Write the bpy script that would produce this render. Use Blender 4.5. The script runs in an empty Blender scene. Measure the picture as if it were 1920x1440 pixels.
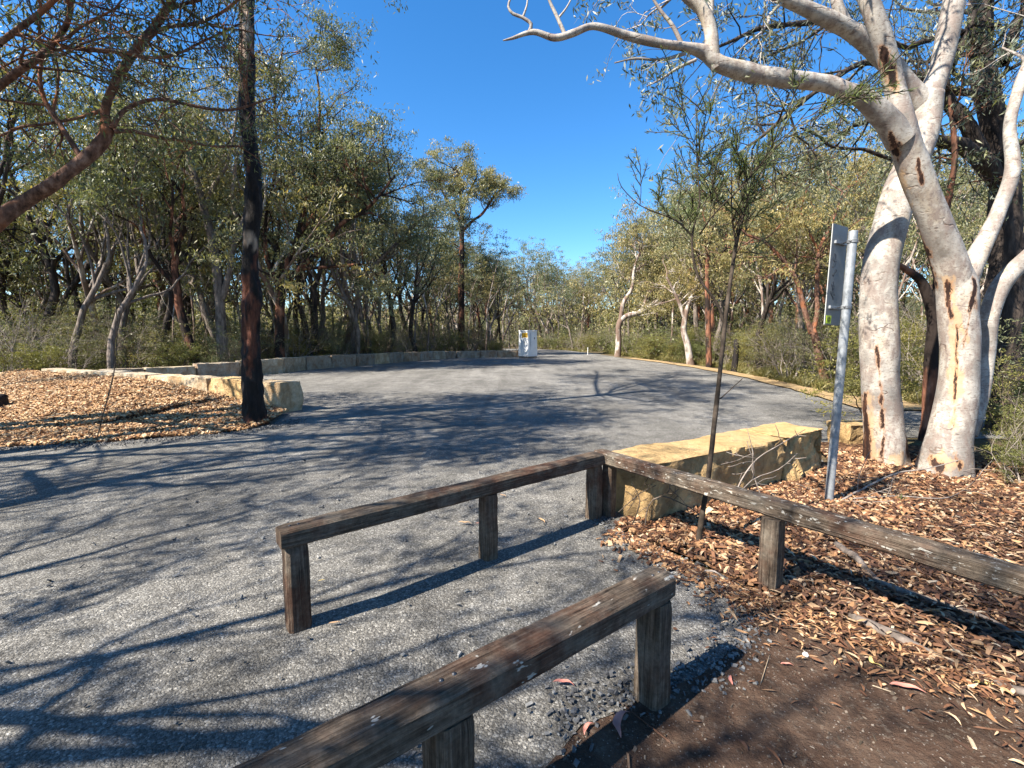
import bpy, bmesh, math, random
import numpy as np
from mathutils import Vector, Matrix

C = bpy.context.scene.collection
R = math.radians
F = 860.0; HOR = 636.0; EYE = 1.6
PITCH = math.atan((720-HOR)/F)
cp, sp = math.cos(PITCH), math.sin(PITCH)
rng = np.random.default_rng(7)

# ---------------------------------------------------------------- survey helpers
def ray(px, py):
    a, b = (px-960)/F, (720-py)/F
    return np.array([a, cp+b*sp, -sp+b*cp])
def sstep(a, b, v):
    t = np.clip((v-a)/(b-a), 0, 1); return t*t*(3-2*t)
def H(x, y):
    """height of the land"""
    return 0.25*sstep(9, 34, np.asarray(y, float)) + 0*np.asarray(x, float)
def G(px, py, z=0.0):
    """the spot on the land (or z above it) seen at a pixel of the photograph"""
    r = ray(px, py); t = 1.0
    for _ in range(30):
        hz = float(H(0, r[1]*t))+z
        t = (hz-EYE)/r[2]
        t = min(max(t, 0.1), 300)
    return np.array([r[0]*t, r[1]*t, EYE+r[2]*t])
def P(px, py, d):
    r = ray(px, py); return r*(d/r[1])+np.array([0, 0, EYE])
def project(V):
    X = V[:, 0]; Y = V[:, 1]; Z = V[:, 2]-EYE
    dep = Y*cp-Z*sp; up = Y*sp+Z*cp
    return 960+F*X/dep, 720-F*up/dep

# ---------------------------------------------------------------- noise
def _h(ix, iy, iz, s):
    n = (ix.astype(np.int64)*374761393+iy.astype(np.int64)*668265263+iz.astype(np.int64)*2147483647+s*1274126177) & 0xffffffff
    n = ((n ^ (n >> 13))*1274126177) & 0xffffffff
    n = (n ^ (n >> 16)) & 0xffff
    return n/32768.0-1
def noise3(V, s=0):
    V = np.asarray(V, float); i = np.floor(V); f = V-i; f = f*f*(3-2*f)
    out = 0
    for dx in (0, 1):
        for dy in (0, 1):
            for dz in (0, 1):
                w = (f[:, 0] if dx else 1-f[:, 0])*(f[:, 1] if dy else 1-f[:, 1])*(f[:, 2] if dz else 1-f[:, 2])
                out = out+w*_h(i[:, 0]+dx, i[:, 1]+dy, i[:, 2]+dz, s)
    return out
def fbm(V, s=0, o=3):
    V = np.asarray(V, float)
    return sum(noise3(V*2**k+k*7.3, s+k)/2**k for k in range(o))

# ---------------------------------------------------------------- objects
def tag(o, label=None, cat=None, group=None, kind=None):
    if label: o['label'] = label
    if cat: o['category'] = cat
    if group: o['group'] = group
    if kind: o['kind'] = kind
    return o
def empty(name, loc, label, cat, group=None):
    o = bpy.data.objects.new(name, None); C.objects.link(o); o.location = loc
    o.empty_display_size = 0.2
    return tag(o, label, cat, group)
def link(name, me, parent=None, m=None):
    o = bpy.data.objects.new(name, me); C.objects.link(o)
    if m is not None: me.materials.append(m)
    if parent is not None:
        o.parent = parent
        o.matrix_parent_inverse = Matrix.Identity(4)
        o.location = -parent.location if not me.get('local') else (0, 0, 0)
    return o
def qmesh(name, V, Q, smooth=False, mats=None, mi=None):
    V = np.ascontiguousarray(V, np.float32); Q = np.ascontiguousarray(Q, np.int32)
    me = bpy.data.meshes.new(name)
    me.vertices.add(len(V)); me.vertices.foreach_set('co', V.ravel())
    me.loops.add(Q.size); me.loops.foreach_set('vertex_index', Q.ravel())
    me.polygons.add(len(Q)); me.polygons.foreach_set('loop_start', np.arange(0, Q.size, Q.shape[1], dtype=np.int32))
    me.polygons.foreach_set('use_smooth', np.full(len(Q), smooth))
    if mi is not None: me.polygons.foreach_set('material_index', np.ascontiguousarray(mi, np.int32))
    me.update(calc_edges=True)
    for m in mats or []: me.materials.append(m)
    return me
def bmesh_to(name, bm, m=None, smooth=False):
    me = bpy.data.meshes.new(name); bm.normal_update(); bm.to_mesh(me); bm.free()
    if smooth: me.polygons.foreach_set('use_smooth', [True]*len(me.polygons))
    if m: me.materials.append(m)
    return me
def copy_thing(root, loc, rz, s, label=None, group=None):
    r = root.copy(); C.objects.link(r)
    r.location = loc; r.rotation_euler = (0, 0, rz); r.scale = (s, s, s)
    if label: r['label'] = label
    if group: r['group'] = group
    for ch in root.children:
        c = ch.copy(); C.objects.link(c); c.parent = r
    return r

# ---------------------------------------------------------------- materials
class NT:
    def __init__(self, name):
        self.m = bpy.data.materials.new(name); self.m.use_nodes = True
        self.t = self.m.node_tree; self.t.nodes.clear()
        self.out = self.t.nodes.new('ShaderNodeOutputMaterial')
        self.co = self.t.nodes.new('ShaderNodeTexCoord')
    def n(self, typ, ins=None, **kw):
        nd = self.t.nodes.new('ShaderNode'+typ)
        for k, v in kw.items(): setattr(nd, k, v)
        for k, v in (ins or {}).items(): self.put(nd.inputs[k], v)
        return nd
    def put(self, sock, v):
        if isinstance(v, bpy.types.NodeSocket): self.t.links.new(v, sock)
        elif isinstance(v, bpy.types.Node): self.t.links.new(v.outputs[0], sock)
        else:
            if isinstance(v, tuple) and len(v) == 3 and sock.type == 'RGBA': v = v+(1,)
            sock.default_value = v
    def vec(self, scale=(1, 1, 1), src='Object'):
        return self.n('Mapping', {'Vector': self.co.outputs[src], 'Scale': scale})
    def noise(self, scale, detail=3, rough=.55, vec=None, dist=0):
        return self.n('TexNoise', {'Vector': vec or self.co.outputs['Object'], 'Scale': scale, 'Detail': detail, 'Roughness': rough, 'Distortion': dist}).outputs[0]
    def voro(self, scale, vec=None, feature='F1', out='Distance', rand=1.0):
        return self.n('TexVoronoi', {'Vector': vec or self.co.outputs['Object'], 'Scale': scale, 'Randomness': rand}, feature=feature).outputs[out]
    def math(self, op, a, b=0.0, c=0.0, clamp=False):
        nd = self.n('Math', operation=op, use_clamp=clamp)
        self.put(nd.inputs[0], a); self.put(nd.inputs[1], b); self.put(nd.inputs[2], c); return nd.outputs[0]
    def ramp(self, fac, stops, interp='LINEAR'):
        nd = self.n('ValToRGB', {'Fac': fac}); cr = nd.color_ramp; cr.interpolation = interp
        while len(cr.elements) < len(stops): cr.elements.new(.5)
        for e, (p, c) in zip(cr.elements, stops):
            e.position = p; e.color = (c, c, c, 1) if isinstance(c, (int, float)) else tuple(c)+(1,)
        return nd.outputs[0]
    def mix(self, fac, a, b, mode='MIX'):
        nd = self.n('MixRGB', {'Fac': fac, 'Color1': a, 'Color2': b}, blend_type=mode); return nd.outputs[0]
    def attr(self, name): return self.n('Attribute', attribute_name=name).outputs['Fac']
    def bump(self, h, strength=.5, dist=.01, normal=None):
        ins = {'Height': h, 'Strength': strength, 'Distance': dist}
        if normal: ins['Normal'] = normal
        return self.n('Bump', ins).outputs[0]
    def bsdf(self, col, rough=.8, normal=None, spec=.3, metal=0.0):
        ins = {'Base Color': col, 'Roughness': rough, 'Metallic': metal, 'Specular IOR Level': spec}
        if normal: ins['Normal'] = normal
        b = self.n('BsdfPrincipled', ins)
        self.t.links.new(b.outputs[0], self.out.inputs[0]); return self.m

def leaf_mat(name, stops, trans=.3, rough=.45, spec=.35, tint=None):
    k = NT(name)
    isl = k.n('NewGeometry').outputs['Random Per Island']
    big = k.noise(.55, 2)
    f = k.math('ADD', k.math('MULTIPLY', isl, .55), k.math('MULTIPLY', k.ramp(big, [(.3, 0.0), (.7, 1.0)]), .45))
    col = k.ramp(f, stops)
    oi = k.n('ObjectInfo').outputs['Random']
    col = k.mix(1.0, col, k.ramp(oi, [(0, (.8, .9, .85)), (.5, (1.0, 1.0, .9)), (1, (1.25, 1.08, .8))]), 'MULTIPLY')
    p = k.n('BsdfPrincipled', {'Base Color': col, 'Roughness': rough, 'Specular IOR Level': spec})
    t = k.n('BsdfTranslucent', {'Color': k.mix(1.0, col, (1.3, 1.35, .6), 'MULTIPLY')})
    ms = k.n('MixShader', {0: trans, 1: p.outputs[0], 2: t.outputs[0]})
    k.t.links.new(ms.outputs[0], k.out.inputs[0]); return k.m

M = {}
M['leaf'] = leaf_mat('eucalypt_leaf', [(0, (.06, .07, .04)), (.4, (.13, .14, .08)), (.7, (.21, .205, .12)), (1, (.38, .30, .14))])
M['leaf_pale'] = leaf_mat('pale_eucalypt_leaf', [(0, (.09, .095, .055)), (.4, (.18, .18, .105)), (.75, (.28, .26, .14)), (1, (.45, .33, .16))])
M['leaf_grey'] = leaf_mat('grey_eucalypt_leaf', [(0, (.055, .065, .055)), (.5, (.14, .155, .12)), (1, (.25, .25, .18))], .2)
M['leaf_dark'] = leaf_mat('dark_eucalypt_leaf', [(0, (.04, .05, .027)), (.5, (.095, .11, .058)), (1, (.23, .21, .095))])
M['needle'] = leaf_mat('wattle_needle', [(0, (.05, .08, .045)), (.6, (.11, .15, .085)), (1, (.22, .24, .09))], .35)
M['shrub'] = leaf_mat('shrub_leaf', [(0, (.06, .065, .025)), (.5, (.15, .155, .055)), (1, (.30, .27, .10))], .35)
M['shrub_brown'] = leaf_mat('dry_shrub_leaf', [(0, (.07, .06, .035)), (.5, (.15, .13, .06)), (1, (.30, .25, .12))], .25)
M['grass'] = leaf_mat('grass_blade', [(0, (.07, .075, .03)), (.5, (.16, .155, .065)), (1, (.34, .28, .14))], .3)

def bark(name, a, b, c, zs=.25, sc=9, bd=.03, patch=None, dark=None):
    k = NT(name)
    v = k.vec((1, 1, zs)); n1 = k.noise(sc, 5, .65, v); n2 = k.noise(1.6, 3, .6)
    col = k.ramp(n1, [(.3, a), (.52, b), (.72, c)])
    if patch:
        col = k.mix(k.ramp(n2, [(.52, 0.0), (.6, 1.0)]), col, patch)
    if dark:
        col = k.mix(k.ramp(k.noise(2.3, 4, .6, k.vec((1, 1, .4))), [(.48, 1.0), (.58, 0.0)]), col, dark)
    vv = k.voro(sc*2.2, v)
    h = k.math('ADD', k.math('MULTIPLY', n1, 1.0), k.math('MULTIPLY', vv, .35))
    return k.bsdf(col, .88, k.bump(h, .9, bd), .15)
M['bark_grey'] = bark('grey_bark', (.05, .04, .033), (.16, .13, .11), (.30, .25, .21))
M['bark_dark'] = bark('dark_bark', (.012, .010, .009), (.045, .035, .03), (.12, .09, .07))
M['bark_pale'] = bark('pale_bark', (.14, .12, .10), (.42, .37, .32), (.62, .56, .50), .5, 5, .01, None, (.16, .11, .085))
M['bark_red'] = bark('red_bark', (.05, .022, .014), (.20, .085, .05), (.36, .19, .12), .2, 9, .03, None, (.025, .018, .015))
M['bark_limb'] = bark('brown_stringy_bark', (.035, .02, .014), (.15, .08, .055), (.30, .19, .14), .5, 14, .02, (.25, .10, .05))
M['bark_sap'] = bark('sapling_bark', (.012, .010, .008), (.045, .034, .026), (.11, .085, .065), 1, 12, .004)
M['twig_dead'] = bark('dead_twig', (.12, .10, .085), (.24, .20, .17), (.38, .33, .29), 1, 10, .004)
M['twig_brown'] = bark('brown_twig', (.04, .03, .022), (.10, .075, .055), (.19, .15, .12), 1, 12, .004)

def burnt():
    k = NT('charred_bark')
    v = k.vec((1, 1, .22)); n1 = k.noise(16, 6, .7, v)
    col = k.ramp(n1, [(.35, (.006, .005, .005)), (.6, (.022, .017, .015)), (.8, (.07, .05, .04))])
    red = k.math('MULTIPLY', k.attr('red'), 1.0)
    col = k.mix(red, col, k.ramp(n1, [(.3, (.035, .012, .007)), (.6, (.16, .055, .03)), (.8, (.30, .14, .09))]))
    col = k.mix(k.attr('cream'), col, k.ramp(n1, [(.3, (.22, .14, .09)), (.65, (.58, .45, .34))]))
    return k.bsdf(col, .8, k.bump(n1, 1.0, .035), .25)
M['burnt'] = burnt()
def gum():
    k = NT('smooth_white_gum_bark')
    n1 = k.noise(2.4, 5, .65, None, .4); n2 = k.noise(8, 6, .7, k.vec((1, 1, .55))); n3 = k.noise(30, 5, .7, k.vec((1, 1, 2.0))); n4 = k.noise(70, 3, .6, k.vec((1, 1, 3)))
    col = k.ramp(n1, [(.34, (.155, .138, .12)), (.45, (.28, .255, .225)), (.54, (.41, .375, .325)), (.66, (.36, .30, .225))])
    col = k.mix(k.ramp(n2, [(.46, 0.0), (.60, .9)]), col, (.21, .165, .14))
    col = k.mix(k.ramp(n3, [(.53, 0.0), (.64, .75)]), col, (.13, .095, .075))
    col = k.mix(k.ramp(n4, [(.3, .25), (.45, 0.0)]), col, (.46, .41, .35))
    w = k.n('TexWave', {'Vector': k.vec((.5, .5, 1)), 'Scale': 1.3, 'Distortion': 16, 'Detail': 4, 'Detail Scale': 1.8}, bands_direction='Z').outputs[1]
    msk = k.math('MULTIPLY', k.ramp(w, [(.0, 1.0), (.02, 0.0)]), k.ramp(k.noise(5, 3), [(.52, 0.0), (.6, .7)]))
    col = k.mix(msk, col, (.11, .07, .05))
    rag = k.noise(24, 6, .8, k.vec((1, 1, .35)))
    def m_(a, lo, hi): return k.math('MULTIPLY', k.ramp(k.math('ADD', k.attr(a), k.math('MULTIPLY', k.math('SUBTRACT', rag, .5), 2.6)), [(lo, 0.0), (hi, 1.0)]), k.ramp(k.attr(a), [(.02, 0.0), (.25, 1.0)]))
    tanm = k.math('MULTIPLY', m_('tan', .35, .8), .65); mk = m_('mark', .45, .6); halo = k.math('MULTIPLY', m_('mark', .05, .45), .7)
    col = k.mix(tanm, col, (.45, .29, .15)); col = k.mix(halo, col, (.34, .17, .08))
    mv = k.noise(22, 6, .75, k.vec((1, 1, .2)))
    col = k.mix(mk, col, k.ramp(mv, [(.36, (.012, .007, .006)), (.56, (.04, .018, .012)), (.70, (.20, .085, .04)), (.78, (.38, .22, .12))]))
    h = k.math('ADD', k.math('MULTIPLY', n2, .5), k.math('SUBTRACT', k.math('MULTIPLY', n3, .2), k.math('MULTIPLY', k.math('ADD', msk, mk), .6)))
    return k.bsdf(col, .65, k.bump(h, .55, .02), .25)
M['gum'] = gum()

def asphalt():
    k = NT('rolled_gravel_asphalt')
    nz = k.n('TexNoise', {'Vector': k.co.outputs['Object'], 'Scale': 40.0, 'Detail': 3}).outputs[1]
    off = k.n('VectorMath', {0: nz}, operation='SCALE'); off.inputs['Scale'].default_value = .022
    vec = k.n('VectorMath', {0: k.co.outputs['Object'], 1: off.outputs[0]}, operation='ADD').outputs[0]
    cell = k.voro(95, vec, 'F1', 'Color'); d = k.voro(95, vec); f = k.noise(120, 5, .7)
    g = k.ramp(k.n('SeparateColor', {0: cell}).outputs[0], [(0, (.125, .118, .105)), (.5, (.21, .198, .178)), (.88, (.295, .28, .252)), (1, (.45, .43, .39))])
    col = k.mix(1.0, g, k.ramp(d, [(.2, 1.0), (.7, .6)]), 'MULTIPLY')
    col = k.mix(1.0, col, k.ramp(f, [(.3, .7), (.5, 1.0), (.7, 1.3)]), 'MULTIPLY')
    col = k.mix(1.0, col, k.ramp(k.noise(.35, 4, .6), [(.32, .78), (.68, 1.24)]), 'MULTIPLY')
    col = k.mix(1.0, col, k.ramp(k.noise(2.6, 6, .7, None, .6), [(.32, .76), (.5, 1.0), (.68, 1.25)]), 'MULTIPLY')
    tr = k.noise(1.1, 6, .65, k.vec((1.0, .16, 1)), 1.2); st_ = k.noise(.8, 4, .6, None, .8)
    col = k.mix(1.0, col, k.ramp(tr, [(.38, .84), (.5, 1.0), (.62, 1.15)]), 'MULTIPLY')
    col = k.mix(1.0, col, k.ramp(st_, [(.62, 1.0), (.7, .82)]), 'MULTIPLY')
    h = k.math('ADD', k.math('MULTIPLY', d, -.7), k.math('ADD', k.math('MULTIPLY', f, 1.1), k.math('MULTIPLY', k.noise(16, 5, .65), .9)))
    return k.bsdf(col, .92, k.bump(h, .85, .014), .15)
M['asphalt'] = asphalt()
def dirt():
    k = NT('brown_dirt')
    n1 = k.noise(2.6, 7, .7, None, .5); n2 = k.noise(38, 6, .75); n3 = k.noise(9, 5, .7)
    col = k.ramp(n1, [(.3, (.04, .024, .016)), (.5, (.095, .058, .04)), (.72, (.16, .11, .078))])
    col = k.mix(k.ramp(n3, [(.5, 0.0), (.64, .6)]), col, (.045, .033, .026))
    col = k.mix(k.ramp(n2, [(.54, 0.0), (.68, .85)]), col, (.20, .165, .13))
    sp_ = k.voro(48); col = k.mix(k.ramp(sp_, [(.09, .9), (.16, 0.0)]), col, (.33, .29, .25))
    return k.bsdf(col, .95, k.bump(k.math('ADD', n2, k.math('MULTIPLY', n3, 1.6)), 1.0, .03), .1)
M['dirt'] = dirt()
def litter():
    k = NT('bush_floor_litter')
    n1 = k.noise(1.1, 5, .65); n2 = k.noise(28, 5, .75)
    col = k.ramp(n2, [(.3, (.04, .03, .018)), (.5, (.12, .085, .05)), (.7, (.26, .19, .12))])
    col = k.mix(k.ramp(n1, [(.45, 0.0), (.65, .65)]), col, (.09, .10, .035))
    return k.bsdf(col, .95, k.bump(n2, 1.0, .04), .1)
M['litter'] = litter()
def mulch_base():
    k = NT('mulch_bed')
    cell = k.voro(26, k.vec((1, 1.3, 1)), 'F1', 'Color'); d = k.voro(26, k.vec((1, 1.3, 1)))
    col = k.ramp(k.n('SeparateColor', {0: cell}).outputs[0], [(0, (.04, .02, .012)), (.35, (.12, .055, .03)), (.7, (.26, .13, .06)), (1, (.42, .26, .14))])
    col = k.mix(1.0, col, k.ramp(d, [(.2, 1.0), (.7, .35)]), 'MULTIPLY')
    return k.bsdf(col, .9, k.bump(k.math('MULTIPLY', d, -1.0), 1.0, .03), .15)
M['mulch'] = mulch_base()
def chip(name, stops):
    k = NT(name); isl = k.n('NewGeometry').outputs['Random Per Island']
    col = k.ramp(isl, stops); col = k.mix(.35, col, k.ramp(k.noise(60, 3), [(.3, (.25, .2, .15)), (.7, (1, 1, 1))]), 'MULTIPLY')
    return k.bsdf(col, .75, k.bump(k.noise(90, 3), .4, .003), .25)
M['chip'] = chip('wood_chips', [(0, (.04, .022, .015)), (.35, (.12, .055, .03)), (.62, (.26, .125, .06)), (.85, (.42, .25, .125)), (1, (.58, .43, .28))])
M['chip_pale'] = chip('pale_wood_chips', [(0, (.08, .035, .018)), (.2, (.22, .10, .04)), (.45, (.42, .235, .105)), (.75, (.58, .38, .20)), (1, (.68, .53, .35))])
M['chip_red'] = chip('bark_and_leaf_litter', [(0, (.03, .018, .013)), (.4, (.10, .052, .033)), (.65, (.22, .11, .06)), (.88, (.36, .24, .14)), (1, (.52, .43, .31))])
M['stone'] = chip('crushed_stone', [(0, (.06, .06, .062)), (.6, (.13, .13, .133)), (.93, (.20, .20, .195)), (1, (.36, .35, .33))])
M['grit'] = chip('dirt_grit', [(0, (.04, .03, .02)), (.6, (.13, .10, .075)), (.9, (.25, .21, .17)), (1, (.5, .46, .40))])
def sand(name, a, b, c, st):
    k = NT(name)
    n1 = k.noise(1.8, 6, .7); n2 = k.noise(14, 7, .75); n3 = k.noise(2.6, 6, .7, k.vec((1.5, 1.5, .9)), .6); n4 = k.noise(48, 4, .7)
    oi = k.n('ObjectInfo').outputs['Random']
    up = k.n('SeparateXYZ', {0: k.n('NewGeometry').outputs['Normal']}).outputs[2]
    col = k.ramp(n1, [(.3, a), (.5, b), (.7, c)])
    side = k.ramp(up, [(.3, 1.0), (.8, .15)])
    col = k.mix(k.math('MULTIPLY', k.ramp(n3, [(.42, 0.0), (.62, .85)]), side), col, st)
    col = k.mix(1.0, col, k.ramp(n2, [(.28, .6), (.5, 1.0), (.72, 1.15)]), 'MULTIPLY')
    col = k.mix(1.0, col, k.ramp(oi, [(0, (.82, .8, .78)), (.5, (1, 1, 1)), (1, (1.12, 1.0, .86))]), 'MULTIPLY')
    return k.bsdf(col, .92, k.bump(k.math('ADD', n2, k.math('MULTIPLY', n4, .45)), 1.0, .05), .1)
M['sand_y'] = sand('yellow_sandstone', (.46, .30, .135), (.60, .41, .195), (.66, .48, .27), (.31, .20, .10))
M['sand_w'] = sand('pale_sandstone', (.34, .27, .18), (.56, .47, .34), (.66, .58, .45), (.36, .24, .13))
M['sand_g'] = sand('grey_sandstone', (.26, .215, .165), (.40, .335, .26), (.48, .41, .32), (.28, .17, .10))
M['verge'] = sand('sandy_verge', (.36, .24, .12), (.48, .35, .19), (.36, .22, .11), (.22, .12, .06))
def timber():
    k = NT('weathered_timber')
    g = k.co.outputs['UV']
    mp = lambda sc_: k.n('Mapping', {'Vector': g, 'Scale': sc_}).outputs[0]
    tn = lambda v, s_, d=5: k.n('TexNoise', {'Vector': v, 'Scale': s_, 'Detail': d, 'Roughness': .7}).outputs[0]
    n1 = tn(mp((1.0, 26, 26)), 3.0, 6); n2 = k.noise(2.6, 5, .65); crk = tn(mp((.8, 46, 46)), 2.0, 3); n5 = k.noise(30, 5, .75)
    col = k.ramp(n1, [(.28, (.022, .016, .012)), (.46, (.085, .062, .044)), (.64, (.18, .14, .105)), (.82, (.30, .25, .20))])
    col = k.mix(k.ramp(n2, [(.46, 0.0), (.6, .6)]), col, (.085, .034, .02))
    col = k.mix(k.ramp(k.noise(5, 4, .6), [(.5, 0.0), (.68, .6)]), col, (.19, .165, .13))
    col = k.mix(1.0, col, k.ramp(n5, [(.3, .6), (.55, 1.05), (.75, 1.4)]), 'MULTIPLY')
    ck = k.ramp(crk, [(.32, 1.0), (.37, 0.0)]); col = k.mix(ck, col, (.010, .008, .006))
    l1 = k.math('MULTIPLY', k.ramp(tn(mp((14, 30, 30)), 1.3, 4), [(.60, 0.0), (.64, 1.0)]), k.ramp(k.math('SUBTRACT', k.attr('lichen'), .5), [(0, 0.0), (.3, 1.0)]))
    l2 = k.math('MULTIPLY', k.ramp(tn(mp((6.5, 15, 15)), 1.2, 3), [(.645, 0.0), (.67, 1.0)]), k.ramp(k.attr('lichen'), [(.2, 0.0), (.4, 1.0)]))
    lm = k.math('MULTIPLY', k.math('MAXIMUM', l1, l2), k.ramp(n5, [(.3, .45), (.6, .95)]))
    col = k.mix(lm, col, (.50, .47, .41))
    h = k.math('ADD', n1, k.math('ADD', k.math('MULTIPLY', ck, -1.2), k.math('MULTIPLY', n5, .5)))
    return k.bsdf(col, .88, k.bump(h, 1.0, .016), .15)
M['timber'] = timber()
def plain(name, col, rough=.5, metal=0.0, spec=.4, var=.15, sc=8):
    k = NT(name); n1 = k.noise(sc, 5, .65)
    c = k.mix(1.0, col, k.ramp(n1, [(.3, 1-var), (.7, 1+var*.5)]), 'MULTIPLY')
    return k.bsdf(c, rough, k.bump(n1, .15, .004), spec, metal)
M['galv'] = plain('galvanised_steel', (.27, .285, .30), .55, .3, .4, .4, 14)
M['alu'] = plain('aluminium_sign_back', (.17, .175, .175), .6, .1, .5, .25, 7)
M['black'] = plain('black_ink', (.015, .015, .016), .6)
M['sticker'] = plain('yellow_green_sticker', (.50, .62, .03), .5)
M['sign_face'] = plain('sign_face', (.75, .75, .73), .4)
M['cab'] = plain('white_cabinet_paint', (.80, .80, .78), .4, 0, .5, .1, 3)
M['cab_yellow'] = plain('yellow_notice', (.75, .43, .03), .5)
M['steel'] = plain('dark_steel', (.08, .08, .085), .4, .6)
M['white'] = plain('white_post_paint', (.7, .7, .68), .6)
M['fl_pink'] = plain('pink_leaf', (.50, .20, .15), .6)
M['fl_tan'] = plain('tan_leaf', (.48, .30, .16), .6)
M['fl_yellow'] = plain('yellow_leaf', (.62, .46, .16), .6)

# ---------------------------------------------------------------- tubes and leaves
def tube(pts, rad, k, vo):
    pts = np.asarray(pts, float); n = len(pts); rad = np.asarray(rad, float)
    T = np.gradient(pts, axis=0); T /= np.linalg.norm(T, axis=1)[:, None]+1e-9
    a = np.array([1., 0, 0]) if abs(T[0, 0]) < .8 else np.array([0, 1., 0])
    ang = np.arange(k)*2*math.pi/k; ca, sa = np.cos(ang)[:, None], np.sin(ang)[:, None]
    V = np.empty((n, k, 3)); NRM = np.empty((n, k, 3))
    u = a-T[0]*a.dot(T[0])
    for i in range(n):
        u = u-T[i]*u.dot(T[i]); u /= np.linalg.norm(u); w = np.cross(T[i], u)
        d = ca*u+sa*w; NRM[i] = d; V[i] = pts[i]+d*rad[i]
    idx = vo+np.arange(n*k).reshape(n, k); r = np.roll(idx, -1, 1)
    Q = np.stack([idx[:-1], r[:-1], r[1:], idx[1:]], -1).reshape(-1, 4)
    return V.reshape(-1, 3), Q, NRM.reshape(-1, 3)
class Wood:
    def __init__(s): s.V = []; s.Q = []; s.n = 0; s.paths = []
    def add(s, pts, rad, k=6, rough=0.0, rs=6.0, seed=0):
        V, Q, Nn = tube(pts, rad, k, s.n)
        if rough: 
            rr = np.repeat(np.asarray(rad), k)
            V = V+Nn*(fbm(V*np.array([rs, rs, rs*.45]), seed, 3)*rough*rr)[:, None]
        s.V.append(V); s.Q.append(Q); s.n += len(V)
    def mesh(s, name, m, smooth=True):
        return qmesh(name, np.concatenate(s.V), np.concatenate(s.Q), smooth, [m])
def norm(v): return v/(np.linalg.norm(v)+1e-9)
def leaves_mesh(name, Cn, L, W, droop, g, m, vertical=None):
    n = len(Cn)
    A = g.normal(0, 1, (n, 3)); A /= np.linalg.norm(A, axis=1)[:, None]
    A[:, 2] -= droop; A /= np.linalg.norm(A, axis=1)[:, None]
    if vertical is not None: A = vertical+g.normal(0, .35, (n, 3)); A /= np.linalg.norm(A, axis=1)[:, None]
    B = g.normal(0, 1, (n, 3)); B -= A*(A*B).sum(1)[:, None]; B /= np.linalg.norm(B, axis=1)[:, None]
    l = (L*g.uniform(.6, 1.25, n))[:, None]; w = (W*g.uniform(.7, 1.2, n))[:, None]
    Cn = np.asarray(Cn)
    V = np.stack([Cn-A*l*.5, Cn+B*w*.5-A*l*.08, Cn+A*l*.5, Cn-B*w*.5-A*l*.08], 1).reshape(-1, 3)
    return qmesh(name, V, np.arange(4*n).reshape(n, 4), False, [m])

def grow(g, wood, twigs, p, d, L, r, lev, mx, K):
    ns = max(3, min(9, int(L/K['seg'])))
    pts = [p]; d = norm(d)
    for i in range(ns):
        d = norm(d+g.normal(0, K['wander']*(K.get('w0', 1) if lev == 0 else 1), 3)+np.array([0, 0, K['trop'][min(lev, len(K['trop'])-1)]]))
        pts.append(pts[-1]+d*L/ns)
    pts = np.array(pts); rad = np.linspace(r, max(r*(.5 if lev < mx else .3), .003), ns+1)
    wood.add(pts, rad, 10 if r > .1 else (7 if r > .04 else (5 if r > .015 else 3)))
    if lev == mx: twigs.append(pts); return
    kn = K['kids'][lev]
    for j in range(kn):
        t = 1.0 if j == 0 else g.uniform(K['t0'][min(lev, len(K['t0'])-1)], .97)
        f = t*ns; i = min(int(f), ns-1); b = pts[i]+(pts[i+1]-pts[i])*(f-i); rr = rad[i]
        dd = norm(pts[i+1]-pts[i])
        ang = R(g.uniform(8, 25) if j == 0 else g.uniform(*K['ang']))
        q = g.normal(0, 1, 3); q = norm(q-dd*q.dot(dd))
        nd = dd*math.cos(ang)+q*math.sin(ang)
        grow(g, wood, twigs, b, nd, L*g.uniform(*K['ls']), max(rr*(.8 if j == 0 else .6), .004), lev+1, mx, K)
def foliage(g, twigs, per, sd):
    out = []
    for t in twigs:
        for f0, sh_ in ((1.05, .5), (g.uniform(.6, .85), .3), (g.uniform(.3, .6), .2)):
            if g.random() < .12: continue
            n = max(3, int(per*sh_*g.uniform(.6, 1.5))); s = sd*.62*g.uniform(.6, 1.25)
            f = f0*(len(t)-1); i = min(int(f), len(t)-2); c = t[i]+(t[i+1]-t[i])*(f-i)+g.normal(0, sd*.35, 3)
            q = g.normal(0, 1, (n, 3)); q[:, 2] = -np.abs(q[:, 2])*.75+.25
            out.append(c+q*s)
    return np.concatenate(out)
KT = dict(seg=.5, wander=.16, trop=[.05, .07, .08, .03], kids=[6, 4, 4, 4], t0=[.4, .35, .3], ang=(28, 62), ls=(.42, .72))

# ---------------------------------------------------------------- world, sun, camera
sc = bpy.context.scene
w = bpy.data.worlds.new('World'); sc.world = w; w.use_nodes = True
sunv = np.array([-.85, -.53, 0]); sunv /= np.linalg.norm(sunv); ELEV = R(45)
nt = w.node_tree; bg = nt.nodes['Background']
sky = nt.nodes.new('ShaderNodeTexSky'); sky.sky_type = 'NISHITA'; sky.sun_disc = False
sky.sun_elevation = ELEV; sky.sun_rotation = math.atan2(sunv[0], sunv[1])
sky.air_density = 1.0; sky.dust_density = .1; sky.ozone_density = 5.0; sky.altitude = 0
hs = nt.nodes.new('ShaderNodeHueSaturation'); hs.inputs['Saturation'].default_value = 1.25; nt.links.new(sky.outputs[0], hs.inputs['Color'])
nt.links.new(hs.outputs[0], bg.inputs[0]); bg.inputs[1].default_value = .088
sl = bpy.data.lights.new('sun', 'SUN'); sl.energy = 5.0; sl.angle = R(.5); sl.color = (1, .93, .82)
so = bpy.data.objects.new('sun', sl); C.objects.link(so)
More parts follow.
